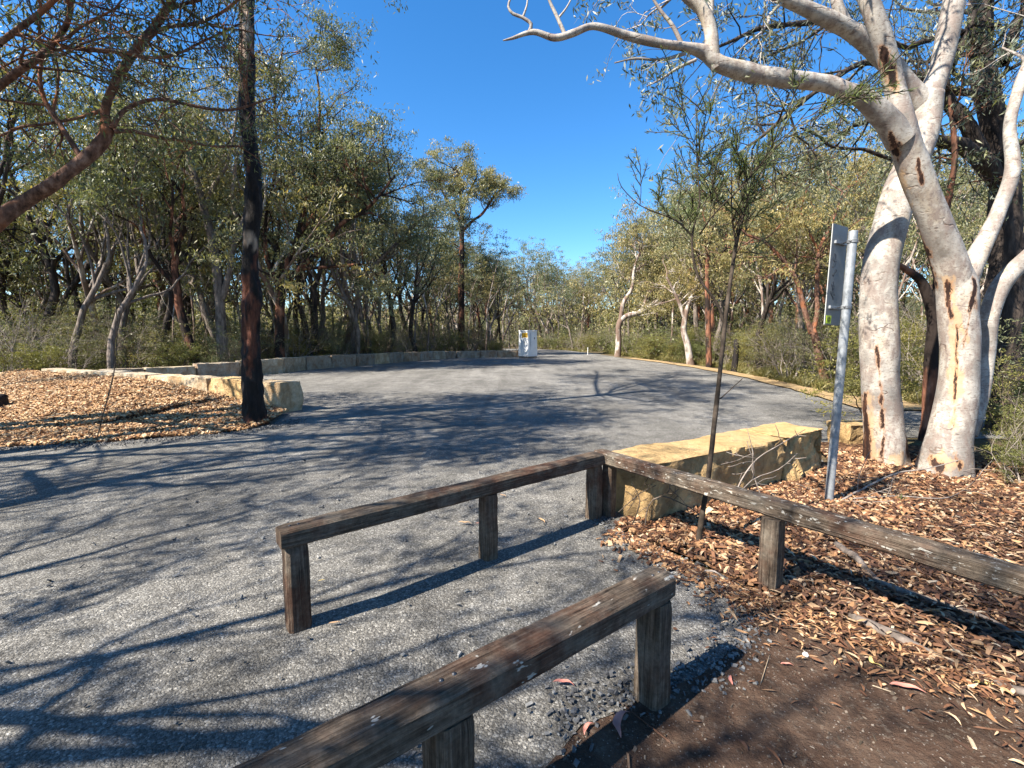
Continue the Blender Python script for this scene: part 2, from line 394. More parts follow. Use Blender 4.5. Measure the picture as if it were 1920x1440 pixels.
sd = Vector((sunv[0]*math.cos(ELEV), sunv[1]*math.cos(ELEV), math.sin(ELEV)))
so.rotation_euler = sd.to_track_quat('Z', 'Y').to_euler(); so.location = (-10, -6, 20)
cam = bpy.data.cameras.new('camera'); co = bpy.data.objects.new('camera', cam); C.objects.link(co)
co.location = (0, 0, EYE); co.rotation_euler = (math.pi/2-PITCH, 0, 0)
cam.sensor_width = 36; cam.lens = F/1920*36; cam.clip_end = 2000; cam.clip_start = .05
sc.camera = co
sc.view_settings.view_transform = 'Standard'; sc.view_settings.look = 'None'
sc.view_settings.exposure = 1.62; sc.view_settings.gamma = 1

# ---------------------------------------------------------------- setting
def sheet(name, poly, z, m, step=1.0, kind='structure', jag=0.0, hf=None, smooth=True):
    """a ground sheet laid over the land inside an outline"""
    pts = []
    poly = [np.asarray(p[:2], float) for p in poly]
    for i in range(len(poly)):
        a, b = poly[i], poly[(i+1) % len(poly)]; L = np.linalg.norm(b-a)
        n = max(1, int(L/.25)) if jag and L < 30 else 1
        for k in range(n): pts.append(a+(b-a)*k/n)
    pts = np.array(pts)
    if jag:
        q = np.c_[pts, np.zeros(len(pts))]
        pts = pts+np.c_[fbm(q*2.1, 3), fbm(q*2.1, 9)]*jag
    bm = bmesh.new(); f = bm.faces.new([bm.verts.new((x, y, 0)) for x, y in pts])
    bmesh.ops.triangulate(bm, faces=[f])
    x0, y0 = pts.min(0); x1, y1 = pts.max(0)
    for ax, lo, hi in ((0, x0, x1), (1, y0, y1)):
        v = math.ceil(lo/step)*step
        while v < hi:
            c = [0, 0, 0]; nn = [0, 0, 0]; c[ax] = v; nn[ax] = 1
            bmesh.ops.bisect_plane(bm, geom=bm.verts[:]+bm.edges[:]+bm.faces[:], plane_co=c, plane_no=nn, dist=1e-5)
            v += step
    for v in bm.verts:
        v.co.z = float(H(v.co.x, v.co.y))+z+(hf(v.co.x, v.co.y) if hf else 0)
    bmesh.ops.recalc_face_normals(bm, faces=bm.faces)
    if sum(f.normal.z for f in bm.faces) < 0: bmesh.ops.reverse_faces(bm, faces=bm.faces)
    o = link(name, bmesh_to(name, bm, m, smooth)); return tag(o, kind=kind)

# land: one sheet to the horizon
xs = np.r_[-900, -400, -200, -100, np.arange(-60, 61, 1.), 100, 200, 400, 900]
ys = np.r_[-300, -100, -40, np.arange(-20, 71, 1.), 100, 200, 400, 900]
X, Y = np.meshgrid(xs, ys); Z = H(X, Y)-.012
n0, n1 = X.shape; idx = np.arange(n0*n1).reshape(n0, n1)
Q = np.stack([idx[:-1, :-1], idx[:-1, 1:], idx[1:, 1:], idx[1:, :-1]], -1).reshape(-1, 4)
tag(link('ground', qmesh('ground', np.stack([X, Y, Z], -1).reshape(-1, 3), Q, True, [M['litter']])), kind='structure')

g2 = lambda px, py: G(px, py)[:2]
backwall_px = [(190, 722), (330, 713), (440, 706), (520, 701), (590, 692), (650, 688), (725, 681.5), (790, 676), (850, 671.5), (910, 670.5), (972, 669.5)]
right_px = [(1010, 655), (1060, 657), (1110, 662), (1170, 672), (1235, 680), (1300, 690), (1400, 709), (1500, 735), (1615, 768)]
islandA = g2(-400, 868); 
lot = [np.array([-40, -8.]), np.array([9, -8.]), np.array([9, -1.]), np.array([1.5, .6])]
lot += [g2(1010, 1480), g2(1060, 1345), g2(1130, 1318), g2(1200, 1275), g2(1300, 1270), g2(1385, 1200), g2(1425, 1130), g2(1330, 1075), g2(1220, 1030), g2(1160, 1000)]
lot += [np.array([1.3, 4.4]), np.array([3.2, 5.8]), np.array([4.1, 5.9]), np.array([4.6, 7.0]), np.array([6.5, 7.4]), np.array([12, 7.0]), np.array([12, 9.5])]
lot += [g2(*p) for p in right_px[::-1]]
lot += [np.array([-20, 85.]), np.array([-24, 80.]), g2(1005, 660), g2(985, 668)]
lot += [g2(*p) for p in backwall_px[::-1]]
lot += [np.array([-22, 12.5]), np.array([-40, 9.])]
sheet('car_park', lot, .0, M['asphalt'], 1.0, jag=.06)
# sandy verge on the right
vin = [g2(*p) for p in right_px[3:]]+[np.array([11, 9.6])]
vout = [p+np.array([.75+.0*i, .15]) for i, p in enumerate(vin)]
sheet('sandy_verge', vin+vout[::-1], .012, M['verge'], 1.0, jag=.07, hf=lambda x, y: .02)
# dirt lower right
dirtp = [g2(1010, 1480), g2(1060, 1345), g2(1130, 1318), g2(1200, 1275), g2(1300, 1270), g2(1385, 1200), g2(1425, 1130), g2(1560, 1170), g2(1700, 1215), g2(1920, 1310), np.array([3.2, .9]), np.array([6, -.5]), np.array([6, -8.]), np.array([1.2, -8.]), np.array([.3, .5])]
sheet('dirt_path', dirtp, .008, M['dirt'], .5, jag=.07)
# mulch bed right, gently lumpy
def hr(x, y):
    return float(.02+.03*fbm(np.array([[x*1.3, y*1.3, 0]]), 5)[0])
mulr = [g2(1150, 990), g2(1220, 1022), g2(1330, 1068), g2(1430, 1125), g2(1560, 1165), g2(1700, 1208), g2(1920, 1300), np.array([3.2, 1.0]), np.array([7, 0.]), np.array([9, 3.]), np.array([8, 5.5]), np.array([6, 6.9]), np.array([4.6, 6.9]), np.array([4.1, 5.8]), np.array([3.2, 5.7]), np.array([1.3, 4.3])]
sheet('mulch_bed', mulr, .006, M['mulch'], .25, jag=.05, hf=hr)
# left island of mulch banked up against the wall
WA, WB = np.array([-4.75, 9.75]), np.array([-14.9, 14.6])   # crest line of the front wall
wd = (WB-WA)/np.linalg.norm(WB-WA); wn = np.array([wd[1], -wd[0]])
if wn[1] > 0: wn = -wn
def hl(x, y):
    q = np.array([x, y])-WA; s = q.dot(wd); t = q.dot(wn)     # t: metres towards the camera from the wall
    top = .08+.45*float(sstep(-.5, 5.5, s))
    if t < 0: return top
    return max(0.0, top*(1-float(sstep(-.2, 3.4 if s > 2 else 2.2, t))))+.015*float(fbm(np.array([[x*3, y*3, 0]]), 8)[0])+.012
isl = [WA+wn*.1+wd*.0, g2(505, 797), g2(470, 806), g2(400, 815), g2(300, 822), g2(200, 830), g2(100, 834), g2(0, 840), g2(-150, 848), np.array([-11.5, 6.6]), np.array([-16, 7.5]), np.array([-18, 11]), WB+wd*1.5, WB+wn*.1]
sheet('mulch_mound', isl, .006, M['mulch'], .25, jag=.05, hf=hl)

def inside(poly, pts):
    poly = np.array([p[:2] for p in poly]); x, y = pts[:, 0], pts[:, 1]; c = np.zeros(len(pts), bool)
    j = len(poly)-1
    for i in range(len(poly)):
        xi, yi = poly[i]; xj, yj = poly[j]
        c ^= ((yi > y) != (yj > y)) & (x < (xj-xi)*(y-yi)/(yj-yi+1e-12)+xi); j = i
    return c
def scatter(poly, n, g):
    p = np.array([q[:2] for q in poly]); lo, hi = p.min(0), p.max(0)
    out = np.empty((0, 2))
    while len(out) < n:
        c = g.uniform(lo, hi, (n*2, 2)); out = np.r_[out, c[inside(poly, c)]]
    return out[:n]
def chips(name, pos, L, W, tilt, g, m, label, cat, T=.006):
    """flat angular chips, each a thin lump of its own"""
    n = len(pos); a = g.uniform(0, 2*math.pi, n)
    A = np.stack([np.cos(a), np.sin(a), g.normal(0, tilt, n)], 1); A /= np.linalg.norm(A, axis=1)[:, None]
    N = np.stack([g.normal(0, tilt, n), g.normal(0, tilt, n), np.ones(n)], 1); B = np.cross(N, A); B /= np.linalg.norm(B, axis=1)[:, None]
    Nn = np.cross(A, B)
    l = (L*np.clip(g.lognormal(0, .6, n), .2, 2.6))[:, None]*.5; w = (W*np.clip(g.lognormal(0, .55, n), .2, 2.4))[:, None]*.5; t = T*g.uniform(.6, 1.5, n)[:, None]
    j = lambda: g.uniform(.55, 1.15, (n, 1))
    top = [pos-A*l*j()-B*w*j()+Nn*t, pos+A*l*j()-B*w*j()+Nn*t, pos+A*l*j()+B*w*j()+Nn*t, pos-A*l*j()+B*w*j()+Nn*t]
    bot = [v-Nn*2*t+(v-pos)*.12 for v in top]
    V = np.stack(top+bot, 1).reshape(-1, 3); b = np.arange(n)[:, None]*8
    Q = np.concatenate([b+np.array(q) for q in ((0, 1, 2, 3), (0, 4, 5, 1), (1, 5, 6, 2), (2, 6, 7, 3), (3, 7, 4, 0))])
    o = link(name, qmesh(name, V, Q, False, [m])); return tag(o, label, cat, kind='stuff')
def litter_leaves(name, pos, L, W, g, m, label):
    n = len(pos); a = g.uniform(0, 2*math.pi, n); A = np.stack([np.cos(a), np.sin(a), g.normal(0, .18, n)], 1); B = np.stack([-np.sin(a), np.cos(a), g.normal(0, .3, n)], 1)
    l = (L*g.uniform(.4, 1.3, n))[:, None]; w = (W*g.uniform(.5, 1.2, n))[:, None]; cv = (g.normal(0, .12, n))[:, None]; V = []
    for t, ww in ((-.5, .04), (-.25, .75), (.05, 1.0), (.3, .65), (.5, .04)):
        c = pos+A*l*t+B*l*cv*(1-4*t*t)+np.array([0, 0, 1.])*(.10*l*(1-4*t*t)); V += [c-B*w*.5*ww, c+B*w*.5*ww]
    V = np.stack(V, 1).reshape(-1, 3); b = np.arange(n)[:, None]*10
    Q = np.concatenate([b+np.array([2*i, 2*i+1, 2*i+3, 2*i+2]) for i in range(4)])
    return tag(link(name, qmesh(name, V, Q, False, [m])), label, 'leaf litter', kind='stuff')
g = np.random.default_rng(21)
def zof(p, hf, z): return np.array([float(H(x, y))+z+hf(x, y) for x, y in p])
near = [p for p in [g2(1150, 990), g2(1220, 1022), g2(1330, 1068), g2(1430, 1125), g2(1560, 1165), g2(1700, 1208), g2(1920, 1300), np.array([3.4, 1.2]), np.array([6, 2.6]), np.array([6.6, 4.8]), np.array([5.4, 6.4]), np.array([4.3, 6.3]), np.array([4.0, 5.5]), np.array([3.2, 5.5]), np.array([1.3, 4.1])]]
p = scatter(near, 30000, g); pz = np.c_[p, zof(p, hr, .018)]; pz[:, 2] += g.uniform(0, .02, len(pz))
yel = (pz[:, 0]-1.2)*.45+(5.6-pz[:, 1]) < 2.6+g.normal(0, .5, len(pz))
chips('wood_chips', pz[yel], .042, .019, .38, g, M['chip'], 'orange wood chips spread on the bed behind the corner fence', 'wood chips')
chips('bark_litter', pz[~yel][::2], .034, .012, .35, g, M['chip_red'], 'reddish bark strips under the right rail', 'bark litter', .003)
litter_leaves('leaf_litter', pz[~yel][1::2], .075, .016, g, M['chip_red'], 'long dry gum leaves strewn under the right rail')
p = scatter(near, 1500, g); litter_leaves('dry_leaves', np.c_[p, zof(p, hr, .05)], .09, .02, g, M['chip'], 'dry gum leaves lying over the wood chips')
p = scatter(isl, 52000, g); pz = np.c_[p, zof(p, hl, .02)]; pz[:, 2] += g.uniform(0, .02, len(pz))
chips('wood_chips', pz, .046, .022, .4, g, M['chip_pale'], 'golden wood chips banked up against the left stone wall', 'wood chips', .008)
# gravel along the margins
edge = [g2(1075, 1380), g2(1060, 1345), g2(1130, 1318), g2(1200, 1285), g2(1290, 1275), g2(1385, 1205), g2(1425, 1135), g2(1330, 1080), g2(1220, 1030), g2(1150, 990), g2(1110, 960)]
pos = []
for a, b in zip(edge[:-1], edge[1:]):
    n = int(np.linalg.norm(b-a)*300); t = g.uniform(0, 1, (n, 1)); pos.append(a+(b-a)*t+g.normal(0, .075, (n, 2)))
lo_ = g.uniform((-3.5, .8), (3.2, 6), (420, 2)); pos.append(lo_[inside(lot, lo_)])
eb = [g2(-100, 848), g2(0, 842), g2(200, 833), g2(400, 818), g2(520, 799), g2(560, 788)]
for a, b in zip(eb[:-1], eb[1:]):
    n = int(np.linalg.norm(b-a)*330); t = g.uniform(0, 1, (n, 1)); pos.append(a+(b-a)*t+g.normal(0, .13, (n, 2)))
pos = np.concatenate(pos)
chips('loose_gravel', np.c_[pos, H(pos[:, 0], pos[:, 1])+.012], .014, .012, .6, g, M['stone'], 'loose crushed stones along the edge of the asphalt', 'gravel', .0045)
dl = scatter(dirtp, 8000, g); dl = dl[(dl[:, 1] > .5) & (dl[:, 0] > .3)]
dz_ = np.exp(-np.abs((dl[:, 1]-1.0)-.0)*0)*1; lb = g2(1430, 1130); le = g2(1920, 1305); dn = norm(le-lb); dist = np.abs((dl-lb)@np.array([-dn[1], dn[0]])); keep = g.random(len(dl)) < .08+.95*np.exp(-dist/.2)
litter_leaves('dry_leaves', np.c_[dl, H(dl[:, 0], dl[:, 1])+.014][keep], .055, .012, g, M['chip_red'], 'small dry leaves lying on the brown dirt')
tt_ = g.uniform(0, 1, (1500, 1)); of_ = -g.exponential(.13, (1500, 1))+.05; nn_ = np.array([-dn[1], dn[0]])
if nn_[1] < 0: nn_ = -nn_
bd_ = lb-dn*.12+(le-lb)*tt_*1.08+nn_*of_
litter_leaves('dry_leaves', np.c_[bd_, H(bd_[:, 0], bd_[:, 1])+.016+g.uniform(0, .02, 1500)], .06, .013, g, M['chip'], 'dry leaves spilled over the border between mulch and dirt')
tt_ = g.uniform(0, 1, (1300, 1)); of_ = -g.exponential(.09, (1300, 1))+.04; la, lb2 = g2(1150, 995), g2(1440, 1135); bd_ = la+(lb2-la)*tt_+nn_*of_
chips('spilled_chips', np.c_[bd_, H(bd_[:, 0], bd_[:, 1])+.014], .026, .014, .35, g, M['chip'], 'small wood chips spilled over the asphalt border', 'wood chips', .003)
sm = scatter(dirtp, 9000, g); sm = sm[(sm[:, 1] > .5)]; chips('grit', np.c_[sm, H(sm[:, 0], sm[:, 1])+.011], .008, .007, .5, g, M['grit'], 'fine grit and crumbs on the brown dirt', 'grit', .002)

# ---------------------------------------------------------------- sandstone blocks
def block(name, label, quad, z0, h, m, group, seed, amp=.03, res=.06, crown=0.0):
    """quad: plan corners ccw; a quarried lump with broken edges"""
    q = [np.asarray(v, float) for v in quad]; c = sum(q)/4
    nx = max(4, int(np.linalg.norm(q[1]-q[0])/res)); ny = max(4, int(np.linalg.norm(q[3]-q[0])/res)); nz = max(4, int(h/res))
    bm = bmesh.new(); bmesh.ops.create_cube(bm, size=1.0)
    # grid box via numpy lattice surface
    bm.free(); V = {}; F_ = []
    def vid(i, j, k):
        key = (i, j, k)
        if key not in V: V[key] = len(V)
        return V[key]
    for i in range(nx):
        for j in range(ny):
            F_.append((vid(i, j, nz), vid(i+1, j, nz), vid(i+1, j+1, nz), vid(i, j+1, nz)))
    for k in range(nz):
        for i in range(nx):
            F_.append((vid(i, 0, k), vid(i+1, 0, k), vid(i+1, 0, k+1), vid(i, 0, k+1)))
            F_.append((vid(i+1, ny, k), vid(i, ny, k), vid(i, ny, k+1), vid(i+1, ny, k+1)))
        for j in range(ny):
            F_.append((vid(nx, j, k), vid(nx, j+1, k), vid(nx, j+1, k+1), vid(nx, j, k+1)))
            F_.append((vid(0, j+1, k), vid(0, j, k), vid(0, j, k+1), vid(0, j+1, k+1)))
    keys = np.array(list(V.keys()), float); u = keys[:, 0]/nx; v = keys[:, 1]/ny; w_ = keys[:, 2]/nz
    xy = (1-u)[:, None]*(1-v)[:, None]*q[0]+u[:, None]*(1-v)[:, None]*q[1]+u[:, None]*v[:, None]*q[2]+(1-u)[:, None]*v[:, None]*q[3]
    pts = np.c_[xy, z0+w_*h]
    du = np.minimum(u, 1-u)*nx*res; dv = np.minimum(v, 1-v)*ny*res; dz = (1-w_)*h
    # round the arrises where two faces meet
    cen = np.r_[c, z0+h*.45]; out = pts-cen
    e = np.sort(np.stack([du, dv, dz], 1), 1); rr = .05
    cut = np.clip(rr-e[:, 1], 0, rr)/rr
    dirn = out/np.linalg.norm(out, axis=1)[:, None]
    amt = cut*(.012+.03*np.clip(fbm(pts*5, seed+3), 0, 1)) 
    pts = pts-dirn*amt[:, None]
    face_n = np.zeros_like(pts); xa = norm(np.r_[q[1]-q[0], 0]); ya = norm(np.r_[q[3]-q[0], 0])
    face_n[keys[:, 0] == 0] -= xa; face_n[keys[:, 0] == nx] += xa
    face_n[keys[:, 1] == 0] -= ya; face_n[keys[:, 1] == ny] += ya
    face_n[keys[:, 2] == nz] += np.array([0, 0, .5])
    d = fbm(pts*np.array([2.2, 2.2, 3.0]), seed, 4)*amp+np.abs(fbm(pts*np.array([7, 7, 4]), seed+5, 2))*amp*-.35
    if amp > .031:
        fc_ = fbm(pts*np.array([1.7, 1.7, 1.1]), seed+11, 3)*3.0; d = np.where(keys[:, 2] == nz, d*.45, d*.8)+(np.round(fc_)/3.0)*amp*.8*(keys[:, 2] != nz)
    pts = pts+face_n*d[:, None]
    o = link(name, qmesh(name, pts, np.array(F_), False, [m]))
    return tag(o, label, 'stone block', group)
WG = 'sandstone blocks edging the car park'
A2 = lambda *a: np.array(a, float)
# right foreground row
block('sandstone_block', 'long yellow sandstone block behind the fence corner, flat split top', [A2(1.18, 3.80), A2(2.95, 4.86), A2(2.68, 5.34), A2(.86, 4.27)], -.06, .60, M['sand_y'], WG, 3, .04, .022)
block('sandstone_block', 'rough yellow sandstone block between the long block and the metal pole', [A2(2.965, 4.87), A2(3.78, 5.42), A2(3.50, 5.86), A2(2.695, 5.35)], -.06, .61, M['sand_y'], WG, 17, .075, .022)
block('sandstone_block', 'small yellow sandstone block half hidden behind the left white trunk', [A2(5.02, 6.7), A2(5.9, 6.9), A2(5.8, 7.3), A2(4.92, 7.1)], -.03, .36, M['sand_y'], WG, 23, .05, .05)
# front wall of the island
s = .5; lens = [1.25, 1.35, 1.5, 1.2, 1.6, 1.4, 1.5, 1.4]; i = 0
ordn = ['first', 'second', 'third', 'fourth', 'fifth', 'sixth', 'seventh', 'eighth', 'ninth', 'tenth', 'eleventh', 'twelfth', 'thirteenth', 'fourteenth', 'fifteenth', 'sixteenth', 'seventeenth', 'eighteenth', 'nineteenth', 'twentieth', 'twenty-first', 'twenty-second', 'twenty-third', 'twenty-fourth', 'twenty-fifth', 'twenty-sixth', 'twenty-seventh', 'twenty-eighth', 'twenty-ninth', 'thirtieth']
for i, L_ in enumerate(lens):
    a = WA+wd*(s-.25); b = WA+wd*(s+L_-.28); s += L_
    off = -wn*(.55+rng.uniform(-.03, .03)); jj = wn*rng.uniform(-.04, .04)
    q = [b+jj, a+jj, a+off+jj, b+off+jj]
    if np.cross(q[1]-q[0], q[3]-q[0]) < 0: q = [q[1], q[0], q[3], q[2]]
    lab = 'cream sandstone end block right beside the charred trunk' if i == 0 else 'pale sandstone block in the front left wall, %s from its right end' % ordn[i]
    block('sandstone_block', lab, q, float(H(0, a[1]))-.05, .70+rng.uniform(-.02, .03), M['sand_w'] if i > 1 else M['sand_y'] if i == 1 else M['sand_w'], WG, 40+i*3, .03, .07)
# back wall
base = [np.r_[G(*p_)[:2]] for p_ in backwall_px]
tops = [700, 688, 678, 672.5, 668, 665.5, 662, 659.5, 658.5, 658.5, 659]
hts = []
for p_, b, ty in zip(backwall_px, base, tops):
    r = ray(p_[0], ty); hts.append(EYE+r[2]*b[1]/r[1]-float(H(0, b[1])))
print('wall heights', [round(h_, 2) for h_ in hts])
cum = np.r_[0, np.cumsum([np.linalg.norm(b-a) for a, b in zip(base[:-1], base[1:])])]
B_ = np.array(base); tot = cum[-1]; s = 0; i = 0
at = lambda s_: np.array([np.interp(s_, cum, B_[:, 0]), np.interp(s_, cum, B_[:, 1])])
cuts = [0]
while cuts[-1] < tot-1.0: cuts.append(cuts[-1]+rng.uniform(1.2, 1.9))
cuts[-1] = tot; nb = len(cuts)-1
for i in range(nb):
    a, b = at(cuts[i]+.01), at(cuts[i+1]-.015); d = norm(b-a); nrm = A2(-d[1], d[0])
    if nrm[1] < 0: nrm = -nrm
    h_ = np.interp((cuts[i]+cuts[i+1])/2, cum, np.clip(hts, .5, .78))+rng.uniform(-.015, .02)
    jj = nrm*rng.uniform(-.03, .03)
    block('sandstone_block', 'grey sandstone block in the back wall, %s counting from the white cabinet' % ordn[nb-1-i], [a+jj, b+jj, b+nrm*.55+jj, a+nrm*.55+jj], float(H(0, (a+b)[1]/2))-.04, h_+.04, M['sand_w'] if rng.random() < .3 else M['sand_g'], WG, 90+i*3, .03, .09)

# ---------------------------------------------------------------- fences
def beam(name, a, b, w_, h_, m, parent, taper=0.0, seed=0, hew=0.0, lichen=0.0, n=None):
    """hewn timber from a to b (centre line)"""
    a, b = np.asarray(a, float), np.asarray(b, float); L = np.linalg.norm(b-a); T = (b-a)/L
    up = np.array([0, 0, 1.]) if abs(T[2]) < .7 else None
    if up is None: S = parent_dir[0]; U = np.cross(S, T)
    else: S = norm(np.cross(T, up)); U = np.cross(S, T)
    c = .012
    prof = [(-w_/2+c, -h_/2), (w_/2-c, -h_/2), (w_/2, -h_/2+c), (w_/2, h_/2-c*1.3), (w_/2-c*1.3, h_/2), (-w_/2+c*1.6, h_/2), (-w_/2, h_/2-c*1.6), (-w_/2, -h_/2+c)]
    # finer: interpolate profile
    pr = []
    for i in range(len(prof)):
        p0, p1 = np.array(prof[i]), np.array(prof[(i+1) % len(prof)])
        k = 5 if np.linalg.norm(p1-p0) > .03 else 1
        for j in range(k): pr.append(p0+(p1-p0)*j/k)
    pr = np.array(pr); k = len(pr); n = n or max(6, int(L/.04)); V = []; UV = []
    per = np.r_[0, np.cumsum(np.linalg.norm(np.diff(np.r_[pr, pr[:1]], axis=0), axis=1))]
    for i in range(n+1):
        t = i/n; e = min(t, 1-t)*L; sc_ = 1-taper*t; sh = 1-.06*max(0, 1-e/.015)
        p_ = pr*sc_*sh
        if hew: p_ = p_*np.array([1-hew*t, 1.0])
        V.append(a+T*L*t+p_[:, :1]*S+p_[:, 1:]*U)
    V = np.concatenate(V); cx = np.repeat(np.linspace(0, 1, n+1), k)[:, None]
    axis = a+(b-a)*cx; out = V-axis
    V = V+out*(fbm(V*np.array([3, 3, 3]), seed, 2)*.035+fbm(V*13, seed+4, 2)*.03+fbm(V*30, seed+8, 2)*.012)[:, None]
    bm = bmesh.new(); vs = [bm.verts.new(v) for v in V]; uvl = bm.loops.layers.uv.new('UVMap')
    tt = np.repeat(np.linspace(0, L, n+1), k)
    for i in range(n):
        for j in range(k):
            j2 = (j+1) % k; f = bm.faces.new([vs[i*k+j], vs[i*k+j2], vs[(i+1)*k+j2], vs[(i+1)*k+j]])
            for lp, (ii, jj) in zip(f.loops, ((i, j), (i, j+1), (i+1, j+1), (i+1, j))):
                lp[uvl].uv = (ii*L/n+seed*1.7, per[jj]+seed*.37)
    for s_, ii in ((0, 0), (1, n)):
        f = bm.faces.new([vs[ii*k+j] for j in (range(k) if s_ else range(k-1, -1, -1))])
        for lp in f.loops: lp[uvl].uv = (lp.vert.co.x*3, lp.vert.co.y)
    bmesh.ops.recalc_face_normals(bm, faces=bm.faces)
    me = bmesh_to(name, bm, m)
    at_ = me.attributes.new('lichen', 'FLOAT', 'POINT'); at_.data.foreach_set('value', [lichen]*len(me.vertices))
    return link(name, me, parent)
parent_dir = [np.array([1., 0, 0])]
fl, fm, fc, fr = G(553, 1176), G(916, 1045), G(1120, 968), G(1442, 1108)
def post(parent, base, top, d, w_=.112, seed=0, hew=0.0):
    parent_dir[0] = np.array([d[0], d[1], 0.])
    return beam('post', (base[0], base[1], -.08), (base[0], base[1], top), w_, w_, M['timber'], parent, 0, seed, hew, .1)
d1 = norm((fc-fl)[:2]); d2 = norm((fr-fc)[:2])
RZ = .535
f1 = empty('rail_fence', (fc[0], fc[1], 0), 'low weathered timber fence turning a corner beside the yellow block', 'fence')
lft = fl[:2]-d1*.06; cor = fc[:2]
beam('rail', (*lft, RZ), (*(cor-d1*.0), RZ+.005), .135, .105, M['timber'], f1, 0, 1, 0, .15)
far = cor+d2*3.6
beam('rail', (*(cor-d2*.07+d1*.075), RZ+.008), (*far, RZ+.0), .125, .105, M['timber'], f1, 0, 2, 0, 1.0)
post(f1, fl+np.r_[d1*.02, 0], RZ-.05, d1, .118, 3)
post(f1, fm, RZ-.05, d1, .112, 4)
post(f1, fc+np.r_[-d1*.05, 0], RZ-.05, d1, .12, 5, .15)
post(f1, np.r_[cor+d1*.09+d2*.06, 0], RZ-.05, d1, .10, 15)
post(f1, fr, RZ-.05, d2, .115, 6)
post(f1, np.r_[fr[:2]+d2*1.45, 0], RZ-.05, d2, .115, 7)
n1p = G(1222, 1312); zt_ = RZ+.054; nd = norm(G(1196, 1062, zt_)[:2]-G(384, 1438, zt_)[:2]); print('nd', nd)
f2 = empty('rail_fence', (n1p[0], n1p[1], 0), 'nearest low timber fence with a thick lichen-spotted rail at the bottom edge', 'fence')
e1 = n1p[:2]+nd*.06
beam('rail', (*e1, RZ), (*(e1-nd*3.1), RZ-.005), .13, .108, M['timber'], f2, 0, 8, 0, .4)
post(f2, n1p, RZ-.06, nd, .125, 9, .25)
post(f2, np.r_[n1p[:2]-nd*1.02, 0], RZ-.06, nd, .125, 10)
post(f2, np.r_[n1p[:2]-nd*2.35, 0], RZ-.06, nd, .125, 11)

for root, c2, dd2 in ((f2, n1p[:2], nd), (f2, n1p[:2]-nd*1.02, nd), (f1, fl[:2]+d1*.02, d1), (f1, fm[:2], d1), (f1, fr[:2], d2)):
    for k2 in (-.022, .022):
        zt = RZ+(.054 if root is f2 else .0525); w2 = Wood(); pb_ = np.array([c2[0]+dd2[0]*k2, c2[1]+dd2[1]*k2, zt-.02])
        w2.add([pb_, pb_+np.array([0, 0, .022]), pb_+np.array([0, 0, .024])], [.008, .007, .0005], 10); link('bolt', w2.mesh('bolt', M['steel']), root)
# ---------------------------------------------------------------- sign on a galvanised pole
b0 = G(1553, 946); t0 = P(1600, 434, b0[1]+.02)
sp_o = empty('sign_post', tuple(b0), 'leaning galvanised steel pole holding a sign seen from behind', 'sign')
wd_ = Wood(); wd_.add([b0-np.array([0, 0, .1]), b0+(t0-b0)*.3, b0+(t0-b0)*.7, t0, t0+np.array([0, 0, .004]), t0+np.array([0, 0, .005])], [.037, .037, .037, .037, .036, .0005], 28)
link('pole', wd_.mesh('pole', M['galv']), sp_o)
def box(name, c, ax, ay, az, sx, sy, sz, m, parent, bev=.003):
    bm = bmesh.new(); bmesh.ops.create_cube(bm, size=1)
    Mx = Matrix(((ax[0]*sx, ay[0]*sy, az[0]*sz, c[0]), (ax[1]*sx, ay[1]*sy, az[1]*sz, c[1]), (ax[2]*sx, ay[2]*sy, az[2]*sz, c[2]), (0, 0, 0, 1)))
    bmesh.ops.transform(bm, matrix=Mx, verts=bm.verts)
    bmesh.ops.recalc_face_normals(bm, faces=bm.faces)
    if bev: bmesh.ops.bevel(bm, geom=bm.edges[:], offset=bev, segments=2, affect='EDGES')
    return link(name, bmesh_to(name, bm, m), parent)
az = norm(t0-b0)
axp = norm(np.array([.87, .49, 0.])); axp = norm(axp-az*axp.dot(az)); ayp = np.cross(az, axp)
pc = P(1568, 517, b0[1]+.10)
panel = box('sign_panel', pc, axp, ayp, az, .27, .006, .93, M['alu'], sp_o, .002)
box('sign_panel_face', pc-ayp*-.005, axp, ayp, az, .265, .003, .925, M['sign_face'], sp_o, 0)
st = pc-az*.415-axp*.075-ayp*.0045
box('sticker', st, axp, ayp, az, .085, .002, .075, M['sticker'], sp_o, 0)
wr = Wood()
for r_ in (.024, .013):
    th = np.linspace(0, 2*math.pi, 14); wr.add([st-ayp*.002+axp*math.cos(q)*r_+az*math.sin(q)*r_ for q in th], [.0022]*14, 5)
link('sticker_mark', wr.mesh('sticker_mark', M['black']), sp_o)
gr = Wood(); gg = np.random.default_rng(3)
for k_, zc in enumerate((.16, .10, .02, -.10, -.14, -.19)):
    th = np.linspace(0, 2*math.pi*1.6, 18); rx, rz = (.018+.018*gg.random()), (.03+.03*gg.random())
    c0 = pc-axp*(.06+.02*gg.normal())+az*zc-ayp*.0045
    gr.add([c0+axp*(math.cos(q)*rx+.01*math.sin(3*q))+az*math.sin(q+k_)*rz for q in th], [.0012]*18, 4)
link('graffiti', gr.mesh('graffiti', M['black']), sp_o)
